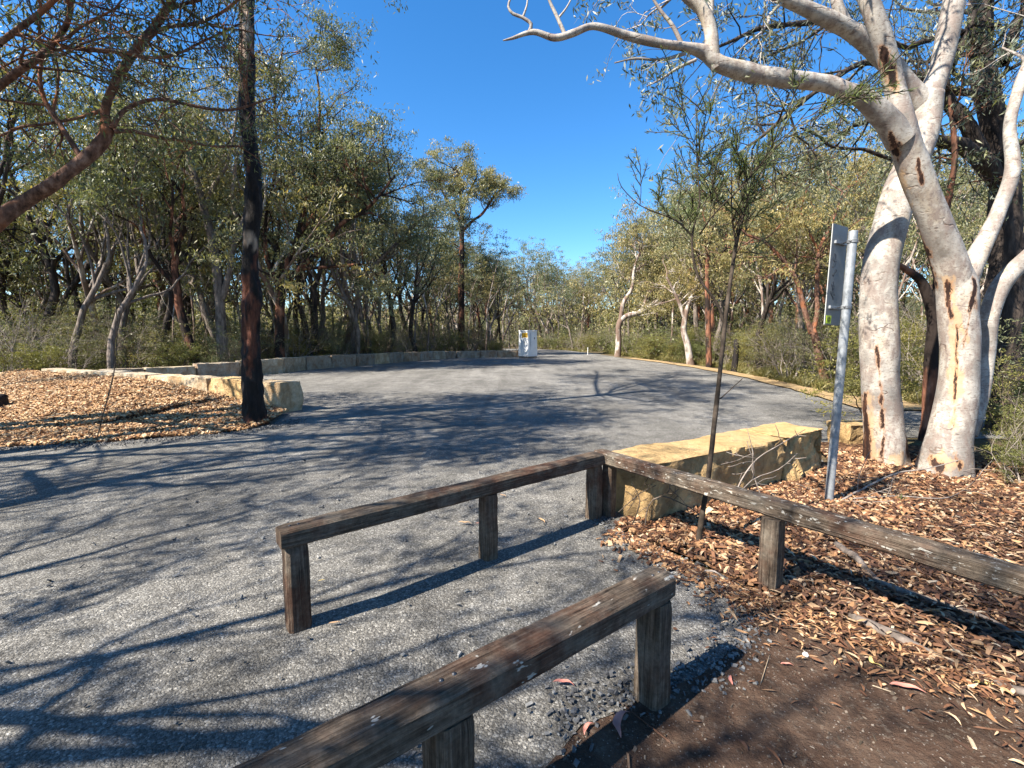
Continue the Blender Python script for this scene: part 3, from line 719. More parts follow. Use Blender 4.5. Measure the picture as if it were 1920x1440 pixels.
for zc in (.30, -.30):
    pp = b0+az*((pc-b0).dot(az)+zc)
    cl = Wood(); th = np.linspace(0, 2*math.pi, 22)
    for dz in (-.011, 0, .011): cl.add([pp+axp*math.cos(q)*.040+ayp*math.sin(q)*.040+az*dz for q in th], [.0055]*22, 6)
    link('clamp', cl.mesh('clamp', M['galv']), sp_o)
    pb = pc+az*zc-ayp*.014; mid = (pp+pb)/2-axp*.02; dd_ = norm(pp-pb)
    box('bracket', pb-axp*.0, axp, ayp, az, .20, .02, .03, M['galv'], sp_o, .003)
    bl = Wood(); bl.add([pb+axp*.03-ayp*.0, pp-axp*.05-ayp*.01, pp-ayp*.03], [.006, .006, .006], 8); link('bolt', bl.mesh('bolt', M['steel']), sp_o)

# ---------------------------------------------------------------- white cabinet
cc = G(990, 671); cab = empty('utility_cabinet', tuple(cc), 'white metal cabinet with a yellow notice at the end of the back wall', 'cabinet')
hc = 2.0; fu = norm(A2(-.62, .78)); fv = norm(A2(.78, .62)); wl, wr_ = 1.12, .92; z0 = cc[2]
def taperbox(name, p0, u, v, lu, lv, za, zb, ins, m, parent, bev=.01):
    bm = bmesh.new(); vs = []
    for z, q in ((za, 0), (zb, ins)):
        for a, b in ((0, 0), (1, 0), (1, 1), (0, 1)):
            pu = q+(lu-2*q)*a; pv = q+(lv-2*q)*b
            xy = p0[:2]+u*pu+v*pv; vs.append(bm.verts.new((xy[0], xy[1], z)))
    for f in ((0, 1, 2, 3), (4, 5, 6, 7), (0, 1, 5, 4), (1, 2, 6, 5), (2, 3, 7, 6), (3, 0, 4, 7)): bm.faces.new([vs[i] for i in f])
    bmesh.ops.recalc_face_normals(bm, faces=bm.faces)
    if bev: bmesh.ops.bevel(bm, geom=bm.edges[:], offset=bev, segments=2, affect='EDGES')
    return link(name, bmesh_to(name, bm, m), parent)
taperbox('body', cc, fu, fv, wl, wr_, z0+.09, z0+hc-.08, .035, M['cab'], cab, .012)
taperbox('plinth', cc+np.r_[fu*.04+fv*.04, 0], fu, fv, wl-.08, wr_-.08, z0-.05, z0+.1, 0, M['steel'], cab, .004)
taperbox('roof', cc+np.r_[-fu*.0-fv*.0, 0], fu, fv, wl, wr_, z0+hc-.078, z0+hc, .012, M['cab'], cab, .015)
ext = lambda u_, v_, z_: np.r_[cc[:2]+fu*u_+fv*v_, z0+z_]
zz = np.array([0, 0, 1.])
U3, V3 = np.r_[fu, 0], np.r_[fv, 0]
ins = lambda z_: .035*(z_-.09)/(hc-.17)
box('notice', ext(.40, ins(1.62)-.004, 1.64), U3, V3, zz, .66, .008, .34, M['cab_yellow'], cab, 0)
gg = np.random.default_rng(5)
for zr, n_, hh in ((1.71, 9, .034), (1.60, 12, .02), (1.53, 10, .02)):
    tw = Wood(); tw.add([ext(.40+(i-(n_-1)/2)*.58/n_, ins(zr)-.012, zr+(hh if i % 2 else -hh)*gg.uniform(.4, 1.1)) for i in range(n_)], [.011]*n_, 4)
    link('text_line', tw.mesh('text_line', M['black'], False), cab)
box('door', ext(ins(.95)-.006, .56, .98), U3, V3, zz, .012, .58, 1.62, M['cab'], cab, .003)
box('door_seam', ext(ins(.95)-.003, .25, .98), U3, V3, zz, .008, .012, 1.7, M['steel'], cab, 0)
box('door_handle', ext(ins(1.3)-.02, .62, 1.42), U3, V3, zz, .03, .07, .13, M['steel'], cab, .006)
tw = Wood(); th = np.linspace(-.3, math.pi*1.25, 12)
tw.add([ext(.42+.09*math.cos(q), ins(1.2)-.016, 1.26+.16*math.sin(q)*-1) for q in th], [.009]*12, 5)
link('pull_cord', tw.mesh('pull_cord', M['galv']), cab)
mp = G(1102, 665); tw = Wood(); tw.add([mp-zz*.05, mp+zz*.35, mp+zz*.60, mp+zz*.64, mp+zz*.645], [.03, .03, .03, .025, .002], 10)
tag(link('marker_post', tw.mesh('marker_post', M['white'], False)), 'small pale marker post at the far right road edge', 'marker post')

# ---------------------------------------------------------------- traced trees
def spline(pts, rad, step):
    pts = np.asarray(pts, float); n = len(pts)
    ext_ = np.vstack([2*pts[0]-pts[1], pts, 2*pts[-1]-pts[-2]]); rr = np.r_[rad[0], rad, rad[-1]]
    O = []; Rr = []
    for i in range(n-1):
        p0, p1, p2, p3 = ext_[i:i+4]; L = np.linalg.norm(p2-p1); k = max(2, int(L/step))
        for t in np.arange(k)/k:
            O.append(.5*((2*p1)+(-p0+p2)*t+(2*p0-5*p1+4*p2-p3)*t*t+(-p0+3*p1-3*p2+p3)*t**3)); Rr.append(rr[i+1]*(1-t)+rr[i+2]*t)
    O.append(pts[-1]); Rr.append(rad[-1]); return np.array(O), np.array(Rr)
def limb(tr, d0=None):
    """rows (px, py, depth, width in px) -> world polyline and radii"""
    pts = []; rad = []
    for px, py, d, w_ in tr:
        pts.append(P(px, py, d)); rad.append(w_*.5*d/F*d/math.hypot(d, pts[-1][0]))
    return np.array(pts), np.array(rad)
def wd_at(px):
    pxs = [q[0] for q in backwall_px]; return float(np.interp(px, pxs, B_[:, 1]))+1.7
def traced_tree(name, label, limbs, bk, leaf, seed, sprouts, K=None, per=60, sd=.22, LL=.11, LW=.022, step=.06, sides=28, rough=.10, rs=6., flare=.3, group=None, cat='tree', marks=None, trunk_d=None, extra_trunk=None):
    g = np.random.default_rng(seed); wood = Wood(); twigs = []; res = []
    for li, tr in enumerate(limbs):
        pts, rad = limb(tr)
        if li == 0 and flare:
            z = pts[:, 2]; pts = np.vstack([pts[0]-(pts[1]-pts[0])*(.15/abs(pts[1][2]-pts[0][2]+1e-6)), pts]); rad = np.r_[rad[0]*(1+flare), rad]
        p_, r_ = spline(pts, rad, step)
        if li == 0 and flare:
            zb = p_[0, 2]; r_ = r_*(1+flare*np.exp(-(p_[:, 2]-zb)/.18))
        if tr[-1][3] > 3: # closing tip
            p_ = np.vstack([p_, p_[-1]+(p_[-1]-p_[-2])*.3]); r_ = np.r_[r_, .002]
        k_ = sides if r_.max() > .12 else (16 if r_.max() > .05 else 9)
        wood.add(p_, r_, k_, rough, rs, seed+li); res.append((p_, r_))
    KK = dict(KT); KK.update(seg=.16, wander=.22, trop=[.02, .02, 0], kids=[3, 3, 3], t0=[.2, .2], ang=(25, 65), ls=(.45, .75)); KK.update(K or {})
    for (li, t_a, t_b, cnt, L_, r0, mx, bias) in sprouts:
        p_, r_ = res[li]
        for j in range(cnt):
            t = g.uniform(t_a, t_b); i = min(int(t*(len(p_)-1)), len(p_)-2)
            T = norm(p_[i+1]-p_[i]); q = g.normal(0, 1, 3); q = norm(q-T*q.dot(T))
            d = norm(q+T*.4+np.array(bias))
            grow(g, wood, twigs, p_[i], d, L_*g.uniform(.6, 1.25), min(r0, r_[i]*.7), 0, mx, KK)
    base = res[0][0][1]
    root = empty(name, (base[0], base[1], float(H(0, base[1]))), label, cat, group)
    me = wood.mesh('trunk', bk)
    if marks:
        V = np.concatenate(wood.V); px, py = project(V)
        for an, strokes in marks.items():
            val = np.zeros(len(V))
            nz = fbm(V*np.array([14, 14, 5]), 4, 3)
            for st_ in strokes:
                for (a, b) in zip(st_[:-1], st_[1:]):
                    ax_, ay_, aw = a; bx_, by_, bw = b; t = np.clip(((px-ax_)*(bx_-ax_)+(py-ay_)*(by_-ay_))/((bx_-ax_)**2+(by_-ay_)**2+1e-9), 0, 1)
                    dd = np.hypot(px-(ax_+(bx_-ax_)*t), py-(ay_+(by_-ay_)*t)); w_ = (aw+(bw-aw)*t)*(.75 if an == 'mark' else .9)*np.clip(1+1.3*nz, .1, 2.2)
                    val = np.maximum(val, np.clip((w_-dd)/(3.5+w_*1.1)+.45, 0, 1))
            a_ = me.attributes.new(an, 'FLOAT', 'POINT'); a_.data.foreach_set('value', val.astype(np.float32))
    link('trunk', me, root)
    if twigs:
        cn = foliage(g, twigs, per, sd)
        link('crown', leaves_mesh('crown', cn, LL, LW, .9, g, leaf), root)
    return root, res

# scribbly gum, left stem and its two upper arms
m_left = {'mark': [[(1643, 650, 2), (1650, 690, 4), (1653, 740, 5), (1656, 800, 5), (1654, 870, 6)],
                   [(1622, 740, 5), (1624, 790, 6), (1626, 850, 8)], [(1700, 780, 3), (1706, 850, 7)], [(1618, 850, 10), (1640, 870, 6)]],
          'tan': [[(1628, 745, 9), (1632, 800, 10), (1640, 860, 12)], [(1670, 860, 14), (1700, 870, 10)]]}
traced_tree('scribbly_gum', 'leaning white-barked gum trunk with a dark vertical split, nearest the pole', [
    [(1664, 884, 5.75, 98), (1658, 800, 5.75, 86), (1650, 700, 5.75, 80), (1645, 600, 5.75, 76), (1650, 510, 5.75, 72), (1668, 430, 5.8, 70), (1688, 360, 5.85, 66), (1715, 290, 5.9, 60), (1735, 235, 5.95, 56), (1740, 180, 6.0, 58)],
    [(1738, 190, 6.0, 48), (1762, 130, 6.0, 40), (1778, 60, 6.0, 42), (1790, -20, 6.0, 38), (1800, -160, 6.0, 30), (1790, -400, 6.1, 18), (1800, -600, 6.1, 8)],
    [(1738, 205, 6.0, 50), (1700, 160, 6.0, 42), (1655, 105, 5.9, 40), (1600, 60, 5.8, 36), (1530, 25, 5.7, 28), (1450, -10, 5.6, 20), (1340, -60, 5.5, 13), (1250, -140, 5.4, 6)],
    [(1590, 55, 5.8, 22), (1570, 10, 5.8, 20), (1560, -60, 5.8, 16), (1540, -200, 5.8, 8)],
    ], M['gum'], M['leaf_grey'], 11, [(1, .5, 1, 7, 1.3, .03, 2, (0, 0, .5)), (2, .6, 1, 7, 1.0, .02, 2, (0, 0, .4)), (3, .5, 1, 3, .8, .02, 2, (0, 0, .3))],
    per=26, sd=.13, LL=.10, LW=.02, sides=72, step=.035, rough=.10, rs=2.5, flare=.24, marks=m_left)
m_main = {'mark': [[(1722, 430, 3), (1735, 470, 6), (1745, 510, 7), (1758, 535, 4)], [(1776, 540, 10), (1780, 570, 8), (1784, 595, 3)],
                   [(1828, 530, 10), (1822, 570, 12), (1815, 610, 7), (1806, 650, 2)], [(1658, 95, 7), (1668, 125, 12), (1676, 155, 8), (1678, 165, 3)],
                   [(1668, 252, 6), (1678, 280, 8), (1684, 300, 3)], [(1722, 300, 3), (1728, 340, 5)], [(1795, 610, 1.8), (1793, 700, 2.2), (1788, 800, 1.5)],
                   [(1745, 860, 7), (1760, 880, 10)], [(1790, 850, 4), (1800, 875, 6)]],
          'tan': [[(1785, 620, 10), (1795, 700, 12), (1788, 800, 8)], [(1770, 520, 14), (1815, 640, 10)], [(1690, 330, 10), (1705, 400, 10)], [(1670, 120, 16), (1680, 170, 8)], [(1750, 860, 14), (1800, 870, 14)]]}
traced_tree('scribbly_gum', 'thick white-barked gum forking beside the bush, with red-brown sap streaks', [
    [(1765, 905, 5.3, 120), (1780, 820, 5.3, 92), (1795, 740, 5.3, 86), (1800, 660, 5.3, 80), (1797, 590, 5.3, 80), (1795, 540, 5.3, 82), (1788, 505, 5.3, 70), (1784, 485, 5.3, 50)],
    [(1796, 560, 5.3, 74), (1785, 500, 5.28, 76), (1762, 440, 5.25, 66), (1735, 370, 5.2, 60), (1708, 300, 5.15, 58), (1690, 240, 5.1, 54), (1678, 170, 5.1, 40), (1662, 100, 5.05, 38), (1640, 30, 5.0, 36), (1615, -40, 5.0, 32), (1590, -180, 5.0, 24), (1560, -420, 4.9, 10)],
    [(1690, 262, 5.1, 56), (1660, 222, 5.05, 46), (1620, 185, 5.0, 40), (1580, 168, 5.0, 34), (1540, 155, 5.0, 34), (1470, 147, 4.95, 34), (1400, 135, 4.95, 33), (1350, 120, 4.9, 30), (1320, 98, 4.9, 26), (1285, 88, 4.85, 17), (1240, 82, 4.8, 15), (1180, 68, 4.8, 14), (1130, 52, 4.75, 12), (1105, 50, 4.75, 11), (1075, 62, 4.7, 12), (1040, 71, 4.7, 11), (1000, 60, 4.7, 9), (960, 72, 4.7, 5), (943, 76, 4.7, 2)],
    [(1345, 128, 4.9, 20), (1335, 100, 4.9, 26), (1333, 60, 4.9, 22), (1318, 20, 4.9, 22), (1285, -10, 4.9, 20), (1240, -60, 4.9, 14), (1180, -140, 4.9, 6)],
    [(1330, 60, 4.9, 8), (1332, 40, 4.9, 12), (1333, 0, 4.9, 11), (1328, -80, 4.9, 8)],
    [(1800, 560, 5.3, 60), (1816, 510, 5.3, 52), (1846, 452, 5.35, 36), (1872, 396, 5.4, 30), (1898, 320, 5.4, 30), (1893, 235, 5.45, 24), (1912, 160, 5.5, 26), (1935, 90, 5.5, 22), (1960, -60, 5.5, 16)],
    [(1815, 815, 5.4, 40), (1838, 740, 5.45, 40), (1848, 660, 5.5, 40), (1855, 590, 5.5, 42), (1880, 530, 5.5, 44), (1930, 480, 5.5, 44), (2000, 420, 5.5, 38), (2080, 250, 5.5, 26), (2120, 0, 5.5, 12)],
    [(992, 60, 4.7, 6), (996, 45, 4.7, 6), (978, 32, 4.7, 5), (962, 26, 4.7, 5), (953, 12, 4.7, 4), (960, -10, 4.7, 3)],
    [(980, 33, 4.7, 4), (988, 10, 4.7, 3), (990, -12, 4.7, 2)],
    [(1060, 66, 4.7, 7), (1044, 30, 4.7, 6), (1030, 0, 4.7, 5), (1015, -50, 4.7, 3)],
    [(1046, 35, 4.7, 4), (1062, 15, 4.7, 3), (1075, -10, 4.7, 2)],
    [(1280, 86, 4.85, 8), (1262, 50, 4.85, 7), (1240, 22, 4.85, 6), (1222, -6, 4.85, 4)],
    [(1285, 100, 4.85, 6), (1240, 112, 4.85, 5), (1190, 110, 4.85, 4), (1152, 118, 4.85, 2)],
    [(1305, 112, 4.85, 6), (1270, 128, 4.85, 5), (1240, 148, 4.85, 4), (1212, 162, 4.85, 2)],
    ], M['gum'], M['leaf_grey'], 12, [(1, .8, 1, 6, 1.1, .03, 2, (0, 0, .5)), (3, .4, 1, 5, .5, .012, 2, (0, 0, .2)), (5, .6, 1, 5, .8, .02, 2, (.2, 0, .4)), (11, .3, 1, 2, .3, .006, 1, (0, 0, -.2)), (12, .3, 1, 2, .3, .005, 1, (0, 0, -.2)), (13, .3, 1, 2, .25, .005, 1, (0, 0, 0)), (6, .7, 1, 6, 1.0, .03, 2, (.2, 0, .4))],
    per=20, sd=.10, LL=.09, LW=.018, sides=72, step=.035, rough=.10, rs=2.5, flare=.26, marks=m_main)

# dark tree behind the gums with leafy branches reaching left over the sky
traced_tree('ironbark_tree', 'tall black rough-barked tree behind the white gums at the right edge', [
    [(1888, 800, 8.0, 84), (1884, 700, 8.0, 76), (1880, 600, 8.0, 72), (1884, 500, 8.0, 68), (1888, 420, 8.0, 66), (1884, 330, 8.0, 58), (1868, 240, 8.0, 50), (1848, 150, 8.0, 48), (1838, 60, 8.0, 46), (1842, -40, 8.0, 42), (1850, -250, 8.0, 32), (1860, -600, 8.0, 12)],
    [(1878, 350, 8.0, 44), (1850, 310, 7.9, 42), (1822, 285, 7.8, 38), (1790, 270, 7.7, 32), (1755, 262, 7.6, 26), (1700, 235, 7.5, 16), (1650, 225, 7.4, 12), (1600, 235, 7.3, 8)],
    [(1840, 295, 7.9, 34), (1812, 232, 7.8, 34), (1780, 190, 7.8, 26), (1770, 150, 7.8, 18), (1800, 90, 7.8, 16), (1830, 20, 7.8, 14)],
    [(1850, 170, 8.0, 22), (1800, 172, 7.8, 17), (1740, 150, 7.6, 13), (1680, 130, 7.4, 12), (1620, 118, 7.3, 12), (1560, 150, 7.2, 11), (1500, 195, 7.1, 10), (1450, 238, 7.0, 8), (1405, 275, 7.0, 5)],
    [(1700, 90, 7.4, 10), (1640, 66, 7.3, 10), (1580, 50, 7.2, 11), (1545, 42, 7.2, 12), (1480, 46, 7.1, 9), (1420, 55, 7.0, 8), (1370, 78, 7.0, 7), (1330, 95, 7.0, 4)],
    [(1855, 100, 8.0, 18), (1800, 60, 7.8, 14), (1740, 75, 7.6, 12), (1700, 90, 7.4, 11)],
    [(1545, 50, 7.2, 6), (1500, 80, 7.1, 5), (1450, 100, 7.1, 4), (1410, 120, 7.0, 3)],
    [(1880, 120, 8.0, 26), (1910, 40, 8.1, 20), (1945, -40, 8.2, 14)],
    [(1620, 280, 7.3, 7), (1560, 275, 7.2, 7), (1530, 250, 7.1, 5), (1500, 240, 7.1, 3)],
    [(1740, 300, 7.6, 9), (1680, 300, 7.4, 8), (1620, 280, 7.3, 7)],
    ], M['bark_dark'], M['leaf_grey'], 13, [(3, .2, 1, 20, .8, .018, 2, (-.2, 0, 0)), (4, .1, 1, 18, .7, .015, 2, (-.2, 0, 0)), (2, .3, 1, 10, .9, .02, 2, (0, 0, .2)), (1, .3, 1, 14, .8, .018, 2, (0, 0, -.1)), (0, .4, 1, 20, 1.6, .04, 3, (0, 0, .2)), (6, .2, 1, 4, .5, .01, 2, (0, 0, 0)), (5, .3, 1, 4, .7, .01, 2, (0, 0, .2)), (8, .2, 1, 3, .5, .008, 2, (0, 0, -.1)), (7, .3, 1, 4, .8, .01, 2, (0, 0, .2))],
    per=16, sd=.13, LL=.105, LW=.02, sides=36, step=.07, rough=.22, rs=7., flare=.2)
traced_tree('young_gum', 'slim pinkish-brown trunk standing between the two white gums', [
    [(1738, 830, 7.2, 34), (1742, 760, 7.2, 28), (1746, 680, 7.2, 26), (1750, 600, 7.2, 26), (1742, 560, 7.2, 24), (1725, 525, 7.2, 18), (1690, 500, 7.2, 12), (1640, 470, 7.2, 6)],
    [(1746, 590, 7.2, 20), (1758, 540, 7.2, 20), (1762, 480, 7.2, 18), (1772, 400, 7.2, 16), (1790, 300, 7.2, 12), (1780, 180, 7.2, 7)]],
    M['bark_red'], M['leaf_pale'], 14, [(1, .4, 1, 8, .8, .015, 2, (0, 0, .1)), (0, .8, 1, 3, .6, .01, 2, (0, 0, .2))], per=18, sd=.14, LL=.10, LW=.02, rough=.16)

# charred trunk left of centre
mb = {'cream': [[(462, 20, 9), (461, 60, 9), (460, 108, 5)], [(462, 112, 3), (461, 130, 3)], [(482, 450, 4), (478, 470, 4)], [(466, 445, 6), (462, 458, 4)]],
      'red': [[(460, 60, 11), (460, 130, 10)], [(462, 520, 7), (466, 600, 12), (470, 640, 12), (466, 700, 7)], [(470, 560, 14), (472, 590, 10)], [(478, 600, 6), (476, 650, 4)], [(462, 150, 7), (462, 190, 3)], [(484, 470, 6), (476, 500, 4)], [(466, 300, 5), (466, 320, 4)], [(500, 790, 8), (460, 790, 8)]]}
dB = G(478, 796)[1]
traced_tree('charred_tree', 'fire-blackened trunk with red and cream scars standing at the mulch edge', [
    [(478, 797, dB, 42), (474, 740, dB, 40), (472, 680, dB, 39), (470, 610, dB, 36), (472, 560, dB, 36), (470, 500, dB, 30), (471, 440, dB, 30), (476, 390, dB, 31), (475, 330, dB, 30), (469, 280, dB, 28), (464, 220, dB, 27), (463, 150, dB, 28), (462, 80, dB, 27), (464, 0, dB, 26), (466, -120, dB, 24), (470, -350, dB, 18), (480, -600, dB, 8)],
    [(466, -60, dB, 14), (430, -140, dB, 11), (360, -240, dB-.6, 8), (300, -330, dB-1, 5)], [(468, -50, dB, 14), (520, -130, dB+.3, 11), (590, -220, dB+.8, 8), (640, -330, dB+1, 5)], [(467, -120, dB, 12), (480, -250, dB-1.2, 10), (500, -420, dB-2, 6)], [(467, -120, dB, 12), (460, -200, dB+1, 10), (470, -320, dB+2, 6)], [(467, -90, dB, 12), (440, -150, dB+2, 9), (420, -210, dB+4, 7), (400, -240, dB+5.5, 4)], [(467, -100, dB, 11), (540, -180, dB+1.5, 8), (620, -230, dB+3, 6), (660, -260, dB+4.5, 4)]],
    M['burnt'], M['leaf_dark'], 15, [(0, .8, 1, 8, 1.8, .05, 3, (0, 0, .3)), (1, .35, 1, 7, 1.6, .04, 2, (0, 0, .5)), (2, .35, 1, 7, 1.6, .04, 2, (0, 0, .5)), (3, .35, 1, 7, 1.6, .04, 2, (0, 0, .5)), (4, .35, 1, 7, 1.6, .04, 2, (0, 0, .5)), (5, .35, 1, 11, 1.6, .04, 2, (0, 0, .7)), (6, .35, 1, 11, 1.6, .04, 2, (0, 0, .7))], per=56, sd=.3, LL=.13, LW=.035, sides=56, step=.035, rough=.22, rs=8., flare=.5, marks=mb)

# red-brown tree leaning in from the left
KL = dict(seg=.2, kids=[4, 3, 3], ang=(25, 60))
traced_tree('leaning_gum', 'big brown-limbed gum leaning in from beyond the left edge', [
    [(-420, 700, 5.2, 60), (-260, 610, 5.4, 52), (-100, 500, 5.6, 44), (0, 412, 5.7, 38), (50, 376, 5.8, 33), (100, 345, 5.8, 30), (150, 305, 5.9, 28), (190, 268, 6.0, 27), (203, 240, 6.0, 25)],
    [(200, 250, 6.0, 24), (198, 205, 6.0, 18), (212, 165, 6.0, 18), (240, 115, 6.0, 18), (262, 85, 6.0, 18), (290, 50, 6.1, 16), (320, 5, 6.1, 14), (350, -60, 6.1, 11), (380, -200, 6.1, 6)],
    [(208, 242, 6.0, 12), (230, 210, 6.1, 9), (270, 190, 6.2, 8), (310, 187, 6.3, 8), (360, 198, 6.4, 7), (410, 206, 6.5, 6), (450, 203, 6.6, 5), (520, 180, 6.8, 3)],
    [(214, 246, 6.0, 11), (250, 246, 6.1, 8), (300, 258, 6.2, 7), (350, 265, 6.3, 6), (400, 274, 6.4, 5), (455, 274, 6.5, 4)],
    [(155, 300, 5.9, 14), (120, 245, 5.9, 12), (85, 190, 5.9, 10), (75, 150, 5.9, 9), (78, 110, 5.9, 8), (74, 60, 5.9, 6), (78, 0, 5.9, 4)],
    [(-200, 300, 5.5, 26), (-80, 220, 5.5, 22), (0, 160, 5.6, 18), (40, 130, 5.6, 16), (70, 110, 5.6, 15), (100, 80, 5.7, 13), (125, 45, 5.7, 11), (134, 0, 5.7, 10), (140, -120, 5.7, 6)],
    [(-200, 310, 5.5, 24), (-260, 480, 5.4, 26), (-300, 640, 5.3, 30)],
    [(270, 75, 6.05, 9), (310, 52, 6.1, 7), (360, 45, 6.2, 7), (400, 32, 6.3, 6), (440, 5, 6.4, 5), (480, -40, 6.5, 3)],
    [(240, 110, 6.0, 8), (215, 98, 6.0, 7), (180, 92, 6.0, 7), (130, 90, 6.0, 6), (60, 100, 6.0, 5), (0, 128, 6.0, 4)],
    [(250, 105, 6.0, 7), (300, 108, 6.1, 6), (340, 98, 6.2, 5), (380, 78, 6.3, 4), (450, 45, 6.4, 3)],
    [(200, 205, 6.0, 9), (150, 220, 6.0, 7), (90, 232, 6.0, 7), (40, 238, 6.0, 7), (0, 255, 6.0, 7), (-80, 280, 6.0, 6)],
    [(0, 80, 5.2, 14), (40, 50, 5.2, 14), (80, 20, 5.2, 12), (120, -20, 5.2, 10)], [(0, 82, 5.2, 14), (-60, 110, 5.2, 15), (-180, 200, 5.3, 18), (-210, 310, 5.4, 22)],
    ], M['bark_limb'], M['leaf_dark'], 16, [(1, .35, 1, 12, 1.0, .025, 2, (0, .1, .3)), (2, .4, 1, 5, .8, .015, 2, (0, 0, .1)), (3, .5, 1, 3, .7, .012, 2, (0, 0, .1)), (4, .2, 1, 10, .8, .02, 2, (0, 0, .2)), (5, .4, 1, 11, 1.0, .02, 2, (0, .1, .2)), (7, .1, 1, 9, .8, .015, 2, (0, 0, .2)), (8, .1, 1, 6, .7, .012, 2, (0, 0, .2)), (9, .2, 1, 6, .7, .012, 2, (0, 0, .2)), (10, .4, 1, 4, .6, .012, 2, (0, 0, .1)), (11, .1, 1, 8, .9, .015, 2, (0, 0, .2))],
    K=KL, per=13, sd=.15, LL=.085, LW=.021, sides=40, step=.05, rough=.12, rs=5., flare=0)

# feathery sapling in front of the blocks
g = np.random.default_rng(33)
def needle_tree(name, label, limbs, sprouts, seed, per, Ln, Wn, m, bk, K=None, sd=.03, group=None, cat='sapling'):
    g = np.random.default_rng(seed); wood = Wood(); twigs = []; res = []
    for tr in limbs:
        pts, rad = limb(tr); p_, r_ = spline(pts, rad, .05); wood.add(p_, r_, 9, .12, 14, seed); res.append((p_, r_))
    KK = dict(seg=.08, wander=.13, trop=[.03, .03, .02], kids=[5, 4, 3], t0=[.1, .1, .1], ang=(20, 50), ls=(.4, .7)); KK.update(K or {})
    for (li, a, b, cnt, L_, r0, mx, bias) in sprouts:
        p_, r_ = res[li]
        for j in range(cnt):
            t = g.uniform(a, b); i = min(int(t*(len(p_)-1)), len(p_)-2)
            T = norm(p_[i+1]-p_[i]); q = g.normal(0, 1, 3); q = norm(q-T*q.dot(T))
            grow(g, wood, twigs, p_[i], norm(q*.8+T*.6+np.array(bias)), L_*g.uniform(.6, 1.25), r0, 0, mx, KK)
    C_, D_ = [], []
    for t in twigs:
        n = int(per*g.uniform(.6, 1.4)); f = g.uniform(0, 1, n)*(len(t)-1); i = np.clip(f.astype(int), 0, len(t)-2)
        T = t[i+1]-t[i]; T /= np.linalg.norm(T, axis=1)[:, None]; q = g.normal(0, 1, (n, 3)); D = T+q*.55; D /= np.linalg.norm(D, axis=1)[:, None]
        C_.append(t[i]+T*0+(t[i+1]-t[i])*(f-i)[:, None]+D*Ln*.5); D_.append(D)
    C_, D_ = np.concatenate(C_), np.concatenate(D_)
    b = res[0][0][0]; root = empty(name, (b[0], b[1], float(H(0, b[1]))), label, cat, group)
    link('trunk', wood.mesh('trunk', bk), root)
    n = len(C_); B = np.cross(D_, g.normal(0, 1, (n, 3))); B /= np.linalg.norm(B, axis=1)[:, None]
    l = (Ln*g.uniform(.6, 1.2, n))[:, None]*.5
    V = np.stack([C_-D_*l, C_+B*Wn*.5, C_+D_*l, C_-B*Wn*.5], 1).reshape(-1, 3)
    link('crown', qmesh('crown', V, np.arange(4*n).reshape(n, 4), False, [m]), root)
    return root
dS = G(1308, 1026)[1]
needle_tree('wattle_sapling', 'slender dark-stemmed wattle sapling with feathery needles in front of the yellow block', [
    [(1308, 1030, dS, 12), (1318, 960, dS, 11), (1330, 880, dS, 10), (1340, 790, dS, 9.5), (1350, 700, dS, 9), (1358, 620, dS, 9), (1368, 540, dS, 8), (1380, 460, dS, 7), (1398, 390, dS, 5), (1412, 340, dS, 4), (1425, 300, dS, 2)],
    [(1359, 612, dS, 6), (1345, 570, dS, 5), (1310, 520, dS, 5), (1298, 470, dS, 4.5), (1300, 430, dS, 4), (1312, 380, dS, 3), (1308, 320, dS, 3), (1306, 260, dS, 2), (1305, 190, dS, 1.5)],
    [(1300, 445, dS, 4), (1270, 415, dS, 3), (1235, 400, dS, 2.5), (1200, 385, dS, 2), (1165, 350, dS, 1.5), (1158, 325, dS, 1)],
    [(1312, 440, dS, 3), (1340, 400, dS-.2, 3), (1400, 340, dS-.3, 2.5), (1470, 260, dS-.4, 2.5), (1530, 190, dS-.5, 2)],
    [(1380, 460, dS, 4), (1372, 400, dS, 3), (1372, 340, dS, 2.5), (1370, 280, dS, 2)],
    [(1350, 748, dS, 2.5), (1370, 730, dS, 2), (1392, 710, dS, 1.5)]],
    [(0, .72, 1, 10, .34, .003, 1, (0, 0, .1)), (1, .5, 1, 14, .32, .003, 1, (0, 0, .2)), (2, .1, .7, 6, .22, .003, 1, (0, 0, .1)), (3, .2, 1, 14, .34, .003, 1, (0, 0, .1)), (4, .1, 1, 10, .30, .004, 1, (0, 0, .2))],
    41, 30, .05, .0055, M['needle'], M['bark_sap'])
# thin bare saplings on the left mound
def stick_plant(name, label, rows, cat='sapling', k=5, bk=None, seed=1, n=6, L=.25):
    g = np.random.default_rng(seed); wood = Wood(); tw = []
    for tr in rows:
        pts, rad = limb(tr); p_, r_ = spline(pts, rad, .08); wood.add(p_, r_, 6, .1, 9, seed)
        for j in range(n):
            i = g.integers(len(p_)//4, len(p_)-1); d = norm(g.normal(0, 1, 3)+np.array([0, 0, .3])); grow(g, wood, tw, p_[i], d, L*g.uniform(.4, 1.2), max(r_[i]*.5, .002), 0, 1, dict(KT, seg=.08, kids=[2, 2]))
    o = link(name, wood.mesh(name, bk or M['twig_brown'])); tag(o, label, cat); return o
dq = G(181, 822)[1]
stick_plant('bare_sapling', 'thin leafless sapling rising from the left mulch mound', [[(181, 824, dq, 3.4), (198, 760, dq, 3), (210, 715, dq, 3), (216, 680, dq, 2.6), (220, 620, dq, 2.5), (218, 560, dq, 2.2), (226, 500, dq, 1.5)]], seed=3, n=9, L=.35)

